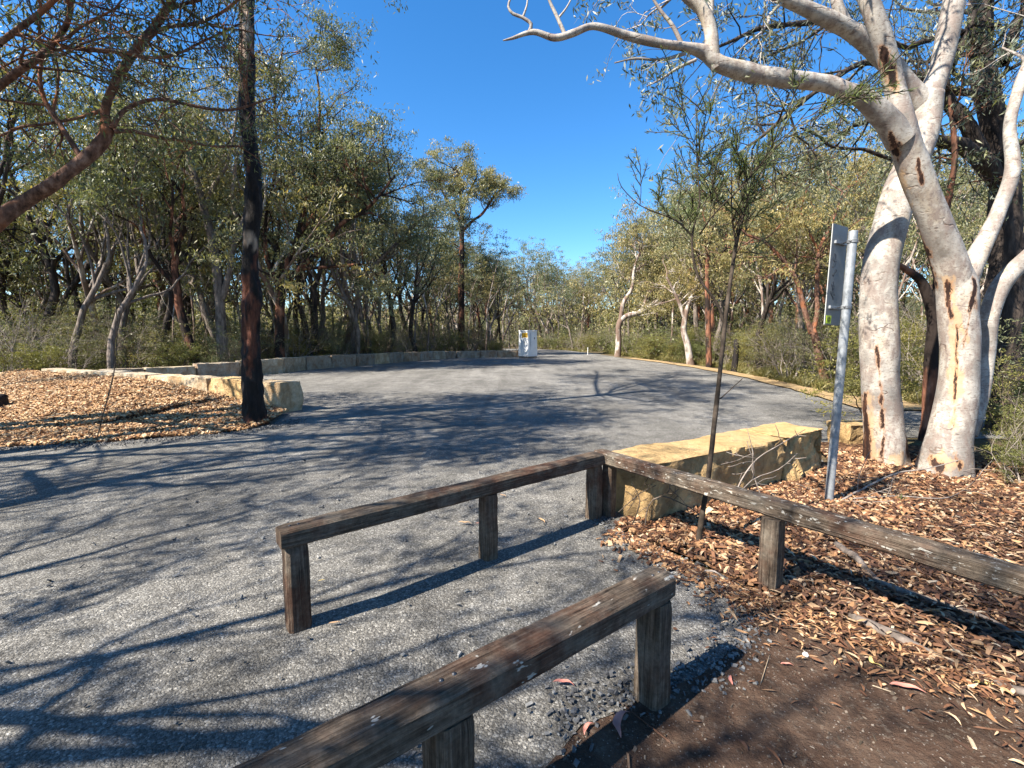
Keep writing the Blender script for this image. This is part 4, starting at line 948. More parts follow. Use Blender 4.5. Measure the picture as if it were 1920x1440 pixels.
# dead branches and logs
def lying(name, label, pix, r, bk, cat, seed, z=.03, side=0, sl_=.3):
    g = np.random.default_rng(seed); wood = Wood(); tw = []
    pts = np.array([G(px, py, zz_) for px, py, zz_ in pix]); rad = np.linspace(r, r*.35, len(pts))
    p_, r_ = spline(pts, rad, .03); p_ = p_+np.c_[fbm(p_*7, seed), fbm(p_*7, seed+1), fbm(p_*7, seed+2)*.6]*r*.5
    r_[-1] = .002; wood.add(np.vstack([p_[0]-(p_[1]-p_[0])*.2, p_]), np.r_[.002, r_], 12, .2, 12, seed)
    for j in range(side):
        i = g.integers(2, len(p_)-2); d = norm(norm(p_[-1]-p_[0])*.8+g.normal(0, .6, 3)*np.array([1, 1, .5])+np.array([0, 0, .2]))
        grow(g, wood, tw, p_[i], d, sl_*g.uniform(.5, 1.3), r_[i]*.5, 0, 1, dict(KT, seg=.07, kids=[2, 2], wander=.12, trop=[0, -.02]))
    return tag(link(name, wood.mesh(name, bk)), label, cat)
lying('fallen_branch', 'long curved dead branch lying on the litter under the right rail', [(1568, 1020, .05), (1610, 1052, .05), (1650, 1092, .04), (1700, 1110, .04), (1790, 1140, .04), (1860, 1165, .04), (1960, 1225, .03)], .026, M['bark_grey'], 'branch', 51)
lying('edging_log', 'straight grey timber edging half sunk between litter and dirt', [(1600, 1160, .01), (1700, 1203, .015), (1800, 1250, .015), (1960, 1318, .015), (2100, 1380, .015)], .035, M['bark_grey'], 'log', 52)
lying('fallen_branch', 'forked dry stick reaching from the metal pole base towards the white gums', [(1560, 948, .03), (1620, 915, .08), (1680, 888, .15), (1740, 878, .2), (1800, 862, .28)], .012, M['twig_dead'], 'branch', 53, side=5)
lying('fallen_branch', 'pale bent stick arching over litter below the thick white gum', [(1600, 935, .06), (1680, 930, .08), (1760, 935, .1), (1800, 925, .12)], .008, M['twig_dead'], 'branch', 54, side=4)
lying('fallen_branch', 'short dark stick lying on the shaded litter near the right post', [(1500, 1140, .02), (1525, 1128, .02), (1548, 1120, .02)], .012, M['bark_dark'], 'branch', 55)
lying('fallen_branch', 'black stick on the bare dirt beside two yellow leaves', [(1675, 1250, .012), (1710, 1252, .012), (1750, 1252, .012)], .007, M['bark_dark'], 'branch', 56)
lying('fallen_branch', 'curled pale bark strip at the asphalt tip among the chips', [(1322, 1070, .02), (1340, 1072, .03), (1358, 1084, .02)], .008, M['twig_dead'], 'branch', 57)
stick_plant('dead_shrub', 'tangle of dry bent twigs over the long yellow block', [[(1370, 950, 4.0, 3), (1390, 900, 4.1, 3), (1420, 860, 4.2, 2.5), (1460, 835, 4.3, 2), (1510, 805, 4.5, 1.2)], [(1372, 945, 4.0, 2), (1410, 900, 4.0, 2), (1460, 880, 4.1, 2), (1495, 850, 4.2, 1)], [(1425, 925, 4.2, 2.5), (1410, 880, 4.2, 2), (1412, 850, 4.2, 2), (1400, 800, 4.2, 1)]], 'shrub', seed=8, n=3, L=.2, bk=M['twig_dead'])
stick_plant('dead_shrub', 'curled dry twigs against the lit end of the long yellow block', [[(1210, 985, 3.7, 3), (1215, 950, 3.68, 3), (1240, 930, 3.7, 2.5), (1290, 950, 3.7, 2), (1320, 970, 3.7, 1.5)], [(1185, 985, 3.72, 3), (1200, 940, 3.7, 2), (1185, 905, 3.7, 1.5)], [(1160, 960, 3.72, 2), (1200, 925, 3.7, 2), (1230, 910, 3.7, 1.5)]], 'shrub', seed=9, n=4, L=.14)

# burnt stump
sp0 = G(2, 768); stp = sp0.copy(); stp[2] += .0
hz0 = hl(stp[0], stp[1]); wood = Wood()
hh = np.array([-.1, .0, .1, .2, .28, .31, .30]); rr = np.array([.34, .27, .21, .19, .18, .13, .01])
ctr = G(-8, 772); ctr = np.array([ctr[0], ctr[1], ctr[2]+hl(ctr[0], ctr[1])*.9])
wood.add([ctr+np.array([.02*h_, .01, h_*1.0]) for h_ in hh], rr*.95, 26, .25, 8, 5)
st_me = wood.mesh('tree_stump', M['burnt'])
tag(link('tree_stump', st_me), 'black burnt stump on the mulch at the left edge', 'stump')

# fallen leaves lying singly
def leaf_obj(px, py, L, ang, m, label, curl=.2):
    p0 = G(px, py, .02); n = 9; V = []; a = R(ang); ax = np.array([math.cos(a), math.sin(a), 0]); bx = np.array([-math.sin(a), math.cos(a), 0])
    for i in range(n):
        t = i/(n-1); w_ = L*.11*math.sin(math.pi*min(1, t*1.02+.01))**.8*(1.15-.4*t); bend = bx*L*curl*math.sin(math.pi*t)*.5; z = np.array([0, 0, .25*L*curl*math.sin(t*5+1)**2])
        c = p0+ax*L*(t-.5)+bend+z
        V += [c-bx*w_+np.array([0, 0, w_*.5]), c, c+bx*w_+np.array([0, 0, w_*.5])]
    Q = [(i*3+j, i*3+j+1, i*3+j+4, i*3+j+3) for i in range(n-1) for j in range(2)]
    tag(link('fallen_leaf', qmesh('fallen_leaf', np.array(V), np.array(Q), True, [m])), label, 'leaf', 'single fallen gum leaves')
for a in [(1057, 1283, .10, -10, M['fl_pink'], 'pink curved gum leaf on the asphalt between the two fences', .3),
          (1015, 976, .11, -60, M['fl_tan'], 'tan leaf on the asphalt just left of the corner post', .2),
          (872, 982, .13, -15, M['fl_tan'], 'long thin tan leaf behind the first long rail', .3),
          (898, 981, .06, 5, M['fl_pink'], 'short pinkish leaf right beside the middle post', .1),
          (942, 930, .09, -35, M['fl_tan'], 'curled tan leaf under the far half of the long rail', .4),
          (628, 1168, .07, 10, M['fl_tan'], 'tan leaf in the rail shadow beside the left end post', .1),
          (1175, 1362, .16, 60, M['fl_pink'], 'large broad pinkish leaf in the dirt below the near post', .5),
          (1105, 1368, .08, 50, M['fl_pink'], 'red-brown leaf on the gravel margin beside the large pinkish leaf', .4),
          (1645, 1243, .09, 80, M['fl_yellow'], 'bright yellow curled leaf on bare dirt at the right', .6),
          (1740, 1270, .12, -60, M['fl_tan'], 'orange-tan leaf on the dirt next to the black stick', .4),
          (1702, 1292, .14, -20, M['fl_pink'], 'long reddish leaf strip lying on the right dirt', .2),
          (1476, 1247, .06, -10, M['fl_pink'], 'small pink leaf on the dirt beyond the rail shadow', .3),
          (1372, 1275, .07, 70, M['fl_pink'], 'dull red leaf at the tip of the near rail shadow', .2),
          (1850, 1285, .10, -20, M['fl_yellow'], 'olive-yellow leaf near the timber edging at the far right', .2),
          (1545, 1166, .08, -60, M['fl_tan'], 'pale tan leaf on dark dirt below the right post', .2),
          (603, 1088, .045, 30, M['fl_yellow'], 'tiny yellow leaf on the asphalt beside the left end post', .1)]: leaf_obj(*a)
# one pale pebble
pb = G(1511, 1227, .015); bm = bmesh.new(); bmesh.ops.create_icosphere(bm, subdivisions=3, radius=.014)
for v in bm.verts:
    n_ = float(fbm(np.array([[v.co.x*60, v.co.y*60, v.co.z*60]]), 2)[0]); v.co = v.co*(1+.18*n_); v.co.z *= .7; v.co += Vector(pb)
tag(link('pebble', bmesh_to('pebble', bm, M['white'], False)), 'single pale pebble on the brown dirt', 'stone')

# ---------------------------------------------------------------- traced middle-distance trees
def mid(name, label, rows, bk, leaf, seed, sprouts, **kw):
    a = dict(per=40, sd=.32, LL=.17, LW=.042, step=.25, sides=14, rough=.12, rs=3., flare=.15, K=dict(seg=.4, wander=.24, trop=[.03, .05, .0], kids=[4, 4, 3], ang=(25, 60), ls=(.45, .75)))
    a.update(kw); return traced_tree(name, label, rows, bk, leaf, seed, sprouts, **a)
D_ = wd_at(420)
mid('forked_gum', 'grey trunk forking low behind the back wall, left of the charred trunk', [
    [(420, 690, D_, 24), (414, 600, D_, 20), (408, 520, D_, 19), (398, 450, D_, 17), (382, 390, D_, 15), (372, 350, D_, 13), (352, 290, D_, 11), (335, 230, D_, 8), (300, 150, D_, 5)],
    [(416, 560, D_, 13), (430, 510, D_, 11), (438, 460, D_, 10), (460, 400, D_, 8), (470, 330, D_, 5)],
    [(382, 395, D_, 9), (400, 350, D_, 8), (425, 310, D_, 6), (440, 240, D_, 5), (450, 150, D_, 3)],
    [(370, 345, D_, 7), (345, 320, D_, 6), (300, 300, D_, 5), (250, 290, D_, 3)]],
    M['bark_grey'], M['leaf'], 61, [(0, .6, 1, 7, 1.9, .05, 2, (0, 0, .3)), (1, .6, 1, 3, 1.6, .04, 2, (0, 0, .2)), (2, .4, 1, 6, 1.8, .04, 2, (0, 0, .3)), (3, .4, 1, 4, 1.5, .03, 2, (0, 0, .2))])
D_ = wd_at(525)
mid('angophora', 'rusty orange trunk spreading into twisted limbs behind the back wall', [
    [(525, 680, D_, 22), (524, 620, D_, 18), (527, 560, D_, 17), (535, 528, D_, 16)],
    [(533, 535, D_, 12), (560, 505, D_, 11), (600, 470, D_, 10), (640, 420, D_, 8), (690, 390, D_, 6), (740, 330, D_, 4)],
    [(532, 535, D_, 11), (540, 490, D_, 10), (555, 450, D_, 9), (570, 390, D_, 8), (590, 310, D_, 7), (600, 200, D_, 5), (590, 110, D_, 3)],
    [(528, 545, D_, 9), (510, 510, D_, 8), (498, 470, D_, 7), (500, 400, D_, 6), (520, 300, D_, 5), (515, 190, D_, 4), (530, 90, D_, 3)],
    [(560, 505, D_, 7), (620, 500, D_, 6), (680, 495, D_, 4)],
    [(560, 440, D_, 8), (620, 360, D_, 7), (650, 300, D_, 6), (665, 265, D_, 3)]],
    M['bark_red'], M['leaf'], 62, [(1, .3, 1, 9, 2.0, .05, 2, (0, 0, .3)), (2, .35, 1, 14, 1.7, .05, 2, (0, 0, .1)), (3, .4, 1, 14, 1.7, .05, 2, (0, 0, .3)), (4, .5, 1, 3, 1.3, .03, 2, (0, 0, .1)), (5, .3, 1, 10, 1.4, .04, 2, (0, 0, .1))])
D_ = wd_at(590)
mid('black_butted_gum', 'dark-based trunk with two upright forks right of the rusty one', [
    [(590, 675, D_, 17), (590, 610, D_, 14), (588, 560, D_, 13), (588, 530, D_, 12)],
    [(588, 545, D_, 9), (602, 500, D_, 8), (612, 440, D_, 7), (630, 370, D_, 5), (650, 290, D_, 4)],
    [(588, 545, D_, 9), (578, 500, D_, 8), (572, 430, D_, 6), (580, 330, D_, 4)]],
    M['bark_dark'], M['leaf'], 63, [(1, .4, 1, 8, 1.9, .04, 2, (0, 0, .3)), (2, .4, 1, 7, 1.9, .04, 2, (0, 0, .3))])
D_ = wd_at(662)
mid('spreading_gum', 'grey trunk with wide arching limbs standing midway along the back wall', [
    [(662, 672, D_, 14), (665, 610, D_, 11), (672, 550, D_, 10), (672, 500, D_, 10)],
    [(673, 530, D_, 8), (700, 500, D_, 7), (740, 460, D_, 6), (770, 430, D_, 5), (800, 400, D_, 3)],
    [(672, 510, D_, 8), (660, 440, D_, 7), (680, 370, D_, 6), (692, 330, D_, 5), (690, 290, D_, 3)],
    [(672, 525, D_, 7), (650, 480, D_, 6), (630, 430, D_, 5), (640, 350, D_, 4)]],
    M['bark_grey'], M['leaf'], 64, [(1, .3, 1, 8, 2.2, .05, 2, (0, 0, .3)), (2, .3, 1, 14, 1.6, .05, 2, (0, 0, .1)), (3, .4, 1, 8, 1.7, .04, 2, (0, 0, .2))])
mid('tall_gum', 'tallest straight dark red trunk with tufted open crown above the back wall', [
    [(864, 662, 37, 13), (865, 600, 37, 12), (865, 520, 37, 11), (866, 450, 37, 9), (866, 410, 37, 8), (862, 350, 37, 5), (855, 310, 37, 3)],
    [(866, 435, 37, 6), (885, 415, 37, 5), (905, 400, 37, 5), (925, 370, 37, 4), (945, 350, 37, 3)],
    [(866, 430, 37, 5), (855, 400, 37, 4), (835, 370, 37, 4), (820, 330, 37, 2)],
    [(866, 400, 37, 5), (880, 360, 37, 4), (895, 330, 37, 3)]],
    M['bark_red'], M['leaf_pale'], 65, [(0, .7, 1, 10, 1.7, .05, 2, (0, 0, .4)), (1, .5, 1, 5, 1.2, .04, 2, (0, 0, .5)), (2, .4, 1, 5, 1.3, .04, 2, (0, 0, .5)), (3, .4, 1, 4, 1.2, .04, 2, (0, 0, .5)), (0, .45, .7, 4, 1.6, .05, 2, (0, 0, .2))], per=62, sd=.36, LL=.22, LW=.055)
mid('curved_white_gum', 'bright white crooked trunk at the far right road edge', [
    [(1158, 672, 36, 13), (1160, 640, 36, 11), (1160, 612, 36, 11), (1170, 595, 36, 11), (1200, 585, 36, 10), (1225, 570, 36, 8), (1250, 545, 36, 6)],
    [(1163, 605, 36, 9), (1168, 570, 36, 8), (1185, 540, 36, 7), (1190, 500, 36, 5), (1205, 460, 36, 3)],
    [(1200, 588, 36, 6), (1215, 550, 36, 5), (1220, 510, 36, 3)]],
    M['bark_pale'], M['leaf_pale'], 66, [(1, .4, 1, 9, 2.0, .05, 2, (0, 0, .4)), (0, .6, 1, 5, 1.8, .05, 2, (0, 0, .4)), (2, .3, 1, 5, 1.8, .05, 2, (0, 0, .4))], LL=.22, LW=.055)
mid('crooked_gum', 'pale crooked trunk leaning left behind the sandy verge', [
    [(1296, 690, 25.5, 16), (1290, 650, 25.5, 13), (1282, 620, 25.5, 11), (1288, 580, 25.5, 9), (1300, 550, 25.5, 7), (1325, 510, 25.5, 5)],
    [(1285, 600, 25.5, 8), (1270, 560, 25.5, 6), (1250, 520, 25.5, 4)]],
    M['bark_pale'], M['leaf_pale'], 67, [(0, .6, 1, 8, 1.7, .04, 2, (0, 0, .4)), (1, .3, 1, 6, 1.6, .04, 2, (0, 0, .4))])
mid('straight_gum', 'straight pinkish trunk just left of the sapling stem, behind the verge', [
    [(1329, 700, 23.5, 13), (1328, 620, 23.5, 10), (1326, 540, 23.5, 9), (1328, 470, 23.5, 8), (1340, 400, 23.5, 5), (1345, 350, 23.5, 3)],
    [(1327, 520, 23.5, 5), (1350, 480, 23.5, 4), (1380, 440, 23.5, 3)]],
    M['bark_red'], M['leaf_pale'], 68, [(0, .6, 1, 10, 1.7, .04, 2, (0, 0, .3)), (1, .3, 1, 6, 1.5, .03, 2, (0, 0, .3))])
mid('leaning_scrub_gum', 'brown trunk forking like a Y just left of the sign', [
    [(1556, 740, 15.0, 20), (1540, 690, 15, 17), (1530, 640, 15, 16), (1522, 618, 15, 15)],
    [(1522, 625, 15, 12), (1508, 580, 15, 10), (1495, 530, 15, 9), (1470, 490, 15, 8), (1430, 450, 15, 7), (1400, 440, 15, 5), (1370, 400, 15, 3)],
    [(1523, 622, 15, 11), (1532, 590, 15, 10), (1532, 540, 15, 9), (1536, 470, 15, 8), (1560, 420, 15, 6), (1580, 360, 15, 4)],
    [(1535, 470, 15, 6), (1500, 410, 15, 5), (1450, 380, 15, 4), (1420, 330, 15, 3)]],
    M['bark_limb'], M['leaf_pale'], 69, [(1, .4, 1, 8, 1.3, .03, 2, (0, 0, .3)), (2, .4, 1, 10, 1.4, .03, 2, (0, 0, .3)), (3, .3, 1, 9, 1.4, .03, 2, (0, 0, .3))], per=44, sd=.24, LL=.13, LW=.032)
wood = Wood(); b = G(1377, 697)
wood.add([b+np.array([0, 0, -.1]), b+np.array([0, 0, .3]), b+np.array([.04, 0, .9]), b+np.array([.02, 0, 1.45]), b+np.array([.02, 0, 1.5])], [.2, .15, .13, .12, .01], 16, .2, 6, 2)
tag(link('burnt_stump', wood.mesh('burnt_stump', M['burnt'])), 'short black burnt stub standing in the scrub right of the sapling stem', 'stump')

# ---------------------------------------------------------------- background bush
def generic(seed, Hh, bk, leaf, per, sd, LL, LW, kids, lean=.05, name='gum_tree', tf=.55, rm=1.0):
    g = np.random.default_rng(seed); wood = Wood(); tw = []
    K = dict(KT, kids=kids, seg=.45, wander=.21, trop=[.04, .13, .09, .02], t0=[.5, .5, .4], ang=(22, 50), w0=.6)
    grow(g, wood, tw, np.array([0, 0, -.15]), norm(np.array([g.normal(0, lean), g.normal(0, lean), 1])), Hh*tf, (Hh*.013+.02)*rm, 0, 3, K)
    V = np.concatenate(wood.V); top = V[:, 2].max(); s = Hh/(top+sd)
    cn = foliage(g, tw, per, sd)
    me1 = qmesh('trunk', V*s, np.concatenate(wood.Q), True, [bk]); me2 = leaves_mesh('crown', cn*s, LL, LW, .9, g, leaf)
    me1['local'] = 1; me2['local'] = 1
    root = empty(name, (0, 0, 0), 'x', 'tree'); link('trunk', me1, root); link('crown', me2, root)
    return root
protos = [generic(101, 10, M['bark_grey'], M['leaf'], 64, .36, .18, .045, [5, 4, 3]),
          generic(102, 10, M['bark_dark'], M['leaf'], 60, .36, .18, .045, [5, 4, 3], tf=.5),
          generic(103, 10, M['bark_pale'], M['leaf_pale'], 58, .34, .18, .045, [5, 3, 4], .14),
          generic(104, 10, M['bark_red'], M['leaf_pale'], 60, .35, .18, .045, [4, 4, 4], .1),
          generic(105, 10, M['bark_dark'], M['leaf'], 66, .38, .18, .045, [6, 4, 3], .08, tf=.5),
          generic(106, 10, M['bark_pale'], M['leaf_pale'], 46, .30, .17, .045, [5, 3, 3], .18),
          generic(107, 10, M['bark_grey'], M['leaf_pale'], 58, .36, .18, .045, [5, 4, 3], .12, tf=.5)]
limby = [generic(111, 10, M['bark_grey'], M['leaf'], 34, .3, .14, .03, [6, 4, 3], .15, tf=.6, rm=.55), generic(113, 10, M['bark_limb'], M['leaf'], 30, .3, .14, .03, [7, 4, 3], .2, tf=.6, rm=.5)]
sky_x = [-2000, -200, 440, 470, 540, 600, 640, 700, 760, 790, 830, 900, 930, 960, 1030, 1050, 1065, 1090, 1115, 1160, 1230, 1260, 1300, 1400, 1500, 1620, 1900, 3500]
sky_y = [-150, -60, 0, 30, 40, 90, 145, 175, 240, 285, 350, 410, 425, 430, 440, 465, 500, 500, 440, 420, 400, 365, 325, 295, 280, 270, 250, 120]
g = np.random.default_rng(77)
placed = []
wallp = np.array([b for b in base])
def in_bush(x, y):
    # keep clear of the lot, the island and the camera side
    pt = np.array([[x, y]])
    if inside(lot, pt)[0] or inside(isl, pt)[0]: return False
    return True
desc = {0: 'grey-barked gum with drooping olive crown', 1: 'dark-trunked gum with full green crown', 2: 'pale-trunked gum with light olive crown', 3: 'reddish-trunked gum with light crown', 4: 'dark gum with dense deep green crown', 5: 'thin white gum with sparse crown', 6: 'grey gum with yellowish crown'}
zones = [('left', (-46, 14), (0, 58), 6.5), ('centre', (-14, 42), (34, 95), 12), ('right', (10.6, 7.5), (46, 60), 9)]
zl = {'left': 'in the bush behind the back wall', 'centre': 'in the far bush where the road leaves', 'right': 'in the bush right of the sandy verge'}
zg = {'left': 'gums in the bush left of the car park', 'centre': 'gums in the far bush', 'right': 'gums in the bush right of the car park'}
used = set(); cnt = 0
def clear_d(x, y):
    return min(np.hypot(wallp[:, 0]-x, wallp[:, 1]-y))
for zn, lo, hi, area in zones:
    A_ = (hi[0]-lo[0])*(hi[1]-lo[1]); target = {'left': 100, 'centre': 75, 'right': 85}[zn]; k_ = 0; tries = 0
    while k_ < target and tries < 20000:
        tries += 1
        x, y = g.uniform(lo[0], hi[0]), g.uniform(lo[1], hi[1])
        if zn == 'left':
            wy = np.interp(x, B_[:, 0], B_[:, 1]) if x > B_[0, 0] else 15+.0*x
            if y < wy+1.3 or y > wy+24 or x > .5 + (y-36)*.0: continue
        if zn == 'centre' and x < 0 and y < 56: continue
        if zn == 'centre' and not (y > 50 or x > 12): continue
        if not in_bush(x, y): continue
        if abs(x) < 3.2+.0*y and y > 34 and y < 52 and x > .2: continue
        px = 960+F*x/y
        if px < -250 or px > 2200: continue
        rmin = 1.5 if zn != 'centre' else 2.0
        if any((x-a)**2+(y-b)**2 < rmin**2 for a, b in placed): continue
        hw = F*2.0/y
        q_ = .8 if zn == 'left' else .35; sy = max(np.interp(px-hw*q_, sky_x, sky_y), np.interp(px, sky_x, sky_y), np.interp(px+hw*q_, sky_x, sky_y))
        hmax = EYE+(HOR-sy)*y/F-.25
        if hmax < 4.0: continue
        hgt = min(hmax*(g.uniform(.72, 1.0) if zn == 'left' else g.uniform(.9, 1.08)), g.uniform(10, 15.5) if zn == 'left' else 16)
        if hgt < 3.5: continue
        kind = int(g.choice([0, 1, 3, 4, 0, 4, 2]) if zn == 'left' else g.choice([2, 3, 5, 6, 0, 6, 1]))
        pr = protos[kind]; lab = desc[kind]+' '+zl[zn]
        z = float(H(x, y)); s = hgt/10
        if kind not in used:
            used.add(kind); pr.location = (x, y, z); pr.rotation_euler = (0, 0, g.uniform(0, 6.28)); pr.scale = (s, s, s); pr['label'] = lab; pr['group'] = zg[zn]
        else: copy_thing(pr, (x, y, z), g.uniform(0, 6.28), s, lab, zg[zn])
        placed.append((x, y)); k_ += 1; cnt += 1
print('trees', cnt)
# unseen neighbours behind and left of the viewer: the lot lies under their broken shade
for (x, y, hgt, kd, rz) in [(-8.6, 5.2, 13.5, 4, .9), (-10.0, 7.4, 14.5, 1, 2.2), (-6.9, 2.9, 12, 0, 3.0), (-11.6, 5.6, 14.5, 6, 2.2), (-3.6, -4.9, 9.5, 2, 2.1), (-2.2, -3.6, 8.5, 5, 4.4), (-7.5, -1.5, 9.5, 1, 2.6), (-2.9, -2.7, 8.5, 3, .7), (-5.8, -.7, 9, 5, 1.3), (-6.4, -5.6, 11, 6, 2.7), (-12.5, 2.6, 13, 5, 1.7), (-22, 7.5, 11, 3, .4), (-12.5, -2.0, 11, 3, 5.1)]:
    copy_thing(protos[kd], (x, y, 0), rz, hgt/10, desc[kd]+' standing outside the left edge', 'gums outside the left edge')

for (x, y, hgt, kd, rz) in [(-4.9, 1.0, 8.5, 0, .4), (-6.4, 1.6, 9.5, 1, 2.2), (-6.8, -.8, 9.5, 0, 3.2), (-3.9, -1.6, 8, 1, 4.0)]:
    copy_thing(limby[kd], (x, y, 0), rz, hgt/10, 'crooked open-crowned gum standing outside the left edge', 'gums outside the left edge')
for o in limby:
    for c in list(o.children): bpy.data.objects.remove(c)
    bpy.data.objects.remove(o)
# scrub
def shrub(seed, hgt, bk, leaf, per, sd, LL, LW, n, spread, cat='shrub', name='shrub'):
    g = np.random.default_rng(seed); wood = Wood(); tw = []
    K = dict(KT, kids=[4, 4], seg=.25, wander=.2, trop=[.06, .04, 0], t0=[.25, .2], ang=(20, 55), ls=(.45, .75))
    for i in range(n):
        a = g.uniform(0, 6.28); d = norm(np.array([math.cos(a)*spread, math.sin(a)*spread, 1]))
        grow(g, wood, tw, np.array([math.cos(a)*.12, math.sin(a)*.12, -.05]), d, hgt*g.uniform(.45, .7), .018, 0, 2, K)
    cn = foliage(g, tw, per, sd)
    me1 = wood.mesh('stems', bk); me2 = leaves_mesh('foliage', cn, LL, LW, .0, g, leaf); me1['local'] = 1; me2['local'] = 1
    root = empty(name, (0, 0, 0), 'x', cat); link('stems', me1, root); link('foliage', me2, root); return root
sh = [shrub(201, 2.2, M['twig_brown'], M['shrub'], 60, .15, .085, .022, 7, .5),
      shrub(202, 2.6, M['twig_dead'], M['shrub_brown'], 18, .14, .07, .012, 9, .45),
      shrub(203, 1.6, M['twig_brown'], M['shrub'], 70, .13, .07, .02, 9, .7),
      shrub(204, 3.4, M['twig_brown'], M['leaf'], 60, .19, .10, .018, 5, .3),
      shrub(205, 2.4, M['twig_dead'], M['shrub'], 4, .12, .07, .014, 8, .7)]
sdesc = ['bushy green shrub', 'twiggy brown shrub', 'low dense green shrub', 'tall dark wattle shrub', 'bare twiggy dead shrub']
used = set()
def put_shrub(k_, x, y, s, lab, grp):
    pr = sh[k_]; z = float(H(x, y)); rz = g.uniform(0, 6.28)
    if k_ not in used:
        used.add(k_); pr.location = (x, y, z); pr.rotation_euler = (0, 0, rz); pr.scale = (s, s, s); pr['label'] = lab; pr['group'] = grp; return pr
    return copy_thing(pr, (x, y, z), rz, s, lab, grp)
n_ = 0; tries = 0; sp_list = []
while n_ < 290 and tries < 40000:
    tries += 1
    zn = g.choice(['left', 'left', 'right', 'right', 'centre'])
    if zn == 'left':
        t = g.uniform(-16, tot); pt = at(max(t, 0)); 
        if t < 0: pt = pt+A2(t*1.0, -t*-.15)
        off = 1.1+abs(g.normal(0, 5.0)); x, y = pt[0]-off*.45, pt[1]+off
        if t < -5: y = 10.5+g.uniform(0, 12); x = -16-g.uniform(0, 14)
    elif zn == 'right':
        y = g.uniform(6.5, 42); xe = np.interp(y, [7, 10, 14, 24, 33, 48], [9.2, 10.2, 10.0, 10.8, 9.4, 9.0]); x = xe+.1+abs(g.normal(0, 3.6))
    else: x, y = g.uniform(-6, 16), g.uniform(50, 66)
    if not in_bush(x, y): continue
    px = 960+F*x/y
    if px < -100 or px > 2050: continue
    if any((x-a)**2+(y-b)**2 < .7 for a, b in sp_list): continue
    sp_list.append((x, y)); k_ = int(g.choice([0, 1, 2, 3, 4, 1, 3] if zn == 'left' else [0, 1, 2, 0, 4, 3]))
    s = g.uniform(.6, 1.15)
    put_shrub(k_, x, y, s, sdesc[k_]+{'left': ' among the trunks behind the back wall', 'right': ' beyond the sandy verge on the right', 'centre': ' at the far bend of the road'}[zn], {'left': 'shrubs behind the back wall', 'right': 'shrubs beyond the verge', 'centre': 'shrubs at the far bend'}[zn]); n_ += 1
# shrubs close behind the white gums
for i, (x, y, k_, s, lab) in enumerate([(6.35, 5.3, 2, .55, 'low dark green bush at the foot of the black tree'), (7.4, 6.4, 0, .7, 'green bush right behind the thick white gum'), (6.0, 4.35, 1, .42, 'dry twiggy bush at the right edge beside the litter'), (8.0, 4.9, 2, .8, 'dense bush at the right picture edge'), (6.9, 8.6, 0, .75, 'green shrub seen between the two white gums'), (5.55, 4.85, 4, .35, 'leafless twigs at the foot of the thick white gum'), (8.6, 8.0, 3, .7, 'tall dark shrub beyond the slim pinkish trunk'), (5.6, 5.0, 2, .28, 'small leafy tuft against the thick white gum')]):
    o = put_shrub(k_, x, y, s, lab, None)
    if 'group' in o.keys(): del o['group']
# grass trees and grasses
def tussock(name, label, x, y, n, L, seed, m, cat, group=None):
    g = np.random.default_rng(seed); V = []; Q = []
    for i in range(n):
        a = g.uniform(0, 6.28); e = g.uniform(.5, 1.45); l = L*g.uniform(.6, 1.1); d = np.array([math.cos(a)*math.cos(e), math.sin(a)*math.cos(e), math.sin(e)]); s_ = np.array([-math.sin(a), math.cos(a), 0])*.006
        p_ = np.array([x, y, float(H(x, y))+.02]); b_ = len(V)
        for j in range(5):
            t = j/4; c = p_+d*l*t+np.array([0, 0, -.45*l*t*t*math.cos(e)]); w_ = s_*(1-t*.9); V += [c-w_, c+w_]
        Q += [(b_+2*j, b_+2*j+1, b_+2*j+3, b_+2*j+2) for j in range(4)]
    return tag(link(name, qmesh(name, np.array(V), np.array(Q), False, [m])), label, cat, group)
for i, (px, py, d, lab) in enumerate([(325, 690, 19.0, 'spiky grass tree above the wall, left of the forked trunk'), (392, 690, 18.5, 'wide spiky grass tree beside the forked trunk')]):
    x = (px-960)/F*d; tussock('grass_tree', lab, x, d, 170, 1.15, 300+i, M['grass'], 'grass tree')
tussock('grass_tuft', 'small green grass tuft on the litter right of the pole', *G(1690, 950)[:2], 60, .13, 310, M['grass'], 'grass')
# ground cover
g = np.random.default_rng(88); C_ = []
def cover(n, fx):
    pts = fx(n); pts = pts[[in_bush(a, b) for a, b in pts]]; return pts
pL = []
for i in range(2600):
    t = g.uniform(0, tot); pt = at(t); off = .7+abs(g.normal(0, 3.)); pL.append((pt[0]-off*.4, pt[1]+off))
for i in range(900): pL.append((-15-g.uniform(0, 16), g.uniform(9, 24)))
for i in range(2600):
    y = g.uniform(7, 44); xe = np.interp(y, [7, 10, 14, 24, 33, 48], [9.6, 10.0, 9.6, 10.5, 9.1, 8.7]); pL.append((xe+abs(g.normal(0, 3.))-.05, y))
for i in range(500): pL.append((g.uniform(-3, 14), g.uniform(49, 62)))
pL = np.array(pL); pL = pL[[in_bush(a, b) for a, b in pL]]
k_ = 26; V0 = np.repeat(np.c_[pL, H(pL[:, 0], pL[:, 1])], k_, 0); n = len(V0)
hgt = np.repeat(g.uniform(.12, .5, len(pL)), k_)
a = g.uniform(0, 6.28, n); e = g.uniform(.5, 1.5, n); D = np.stack([np.cos(a)*np.cos(e), np.sin(a)*np.cos(e), np.sin(e)], 1)
c0 = V0+g.normal(0, .07, (n, 3))*np.array([1, 1, 0]); l = (hgt*g.uniform(.6, 1.2, n))[:, None]; sdv = np.stack([-np.sin(a), np.cos(a), 0*a], 1)*.012
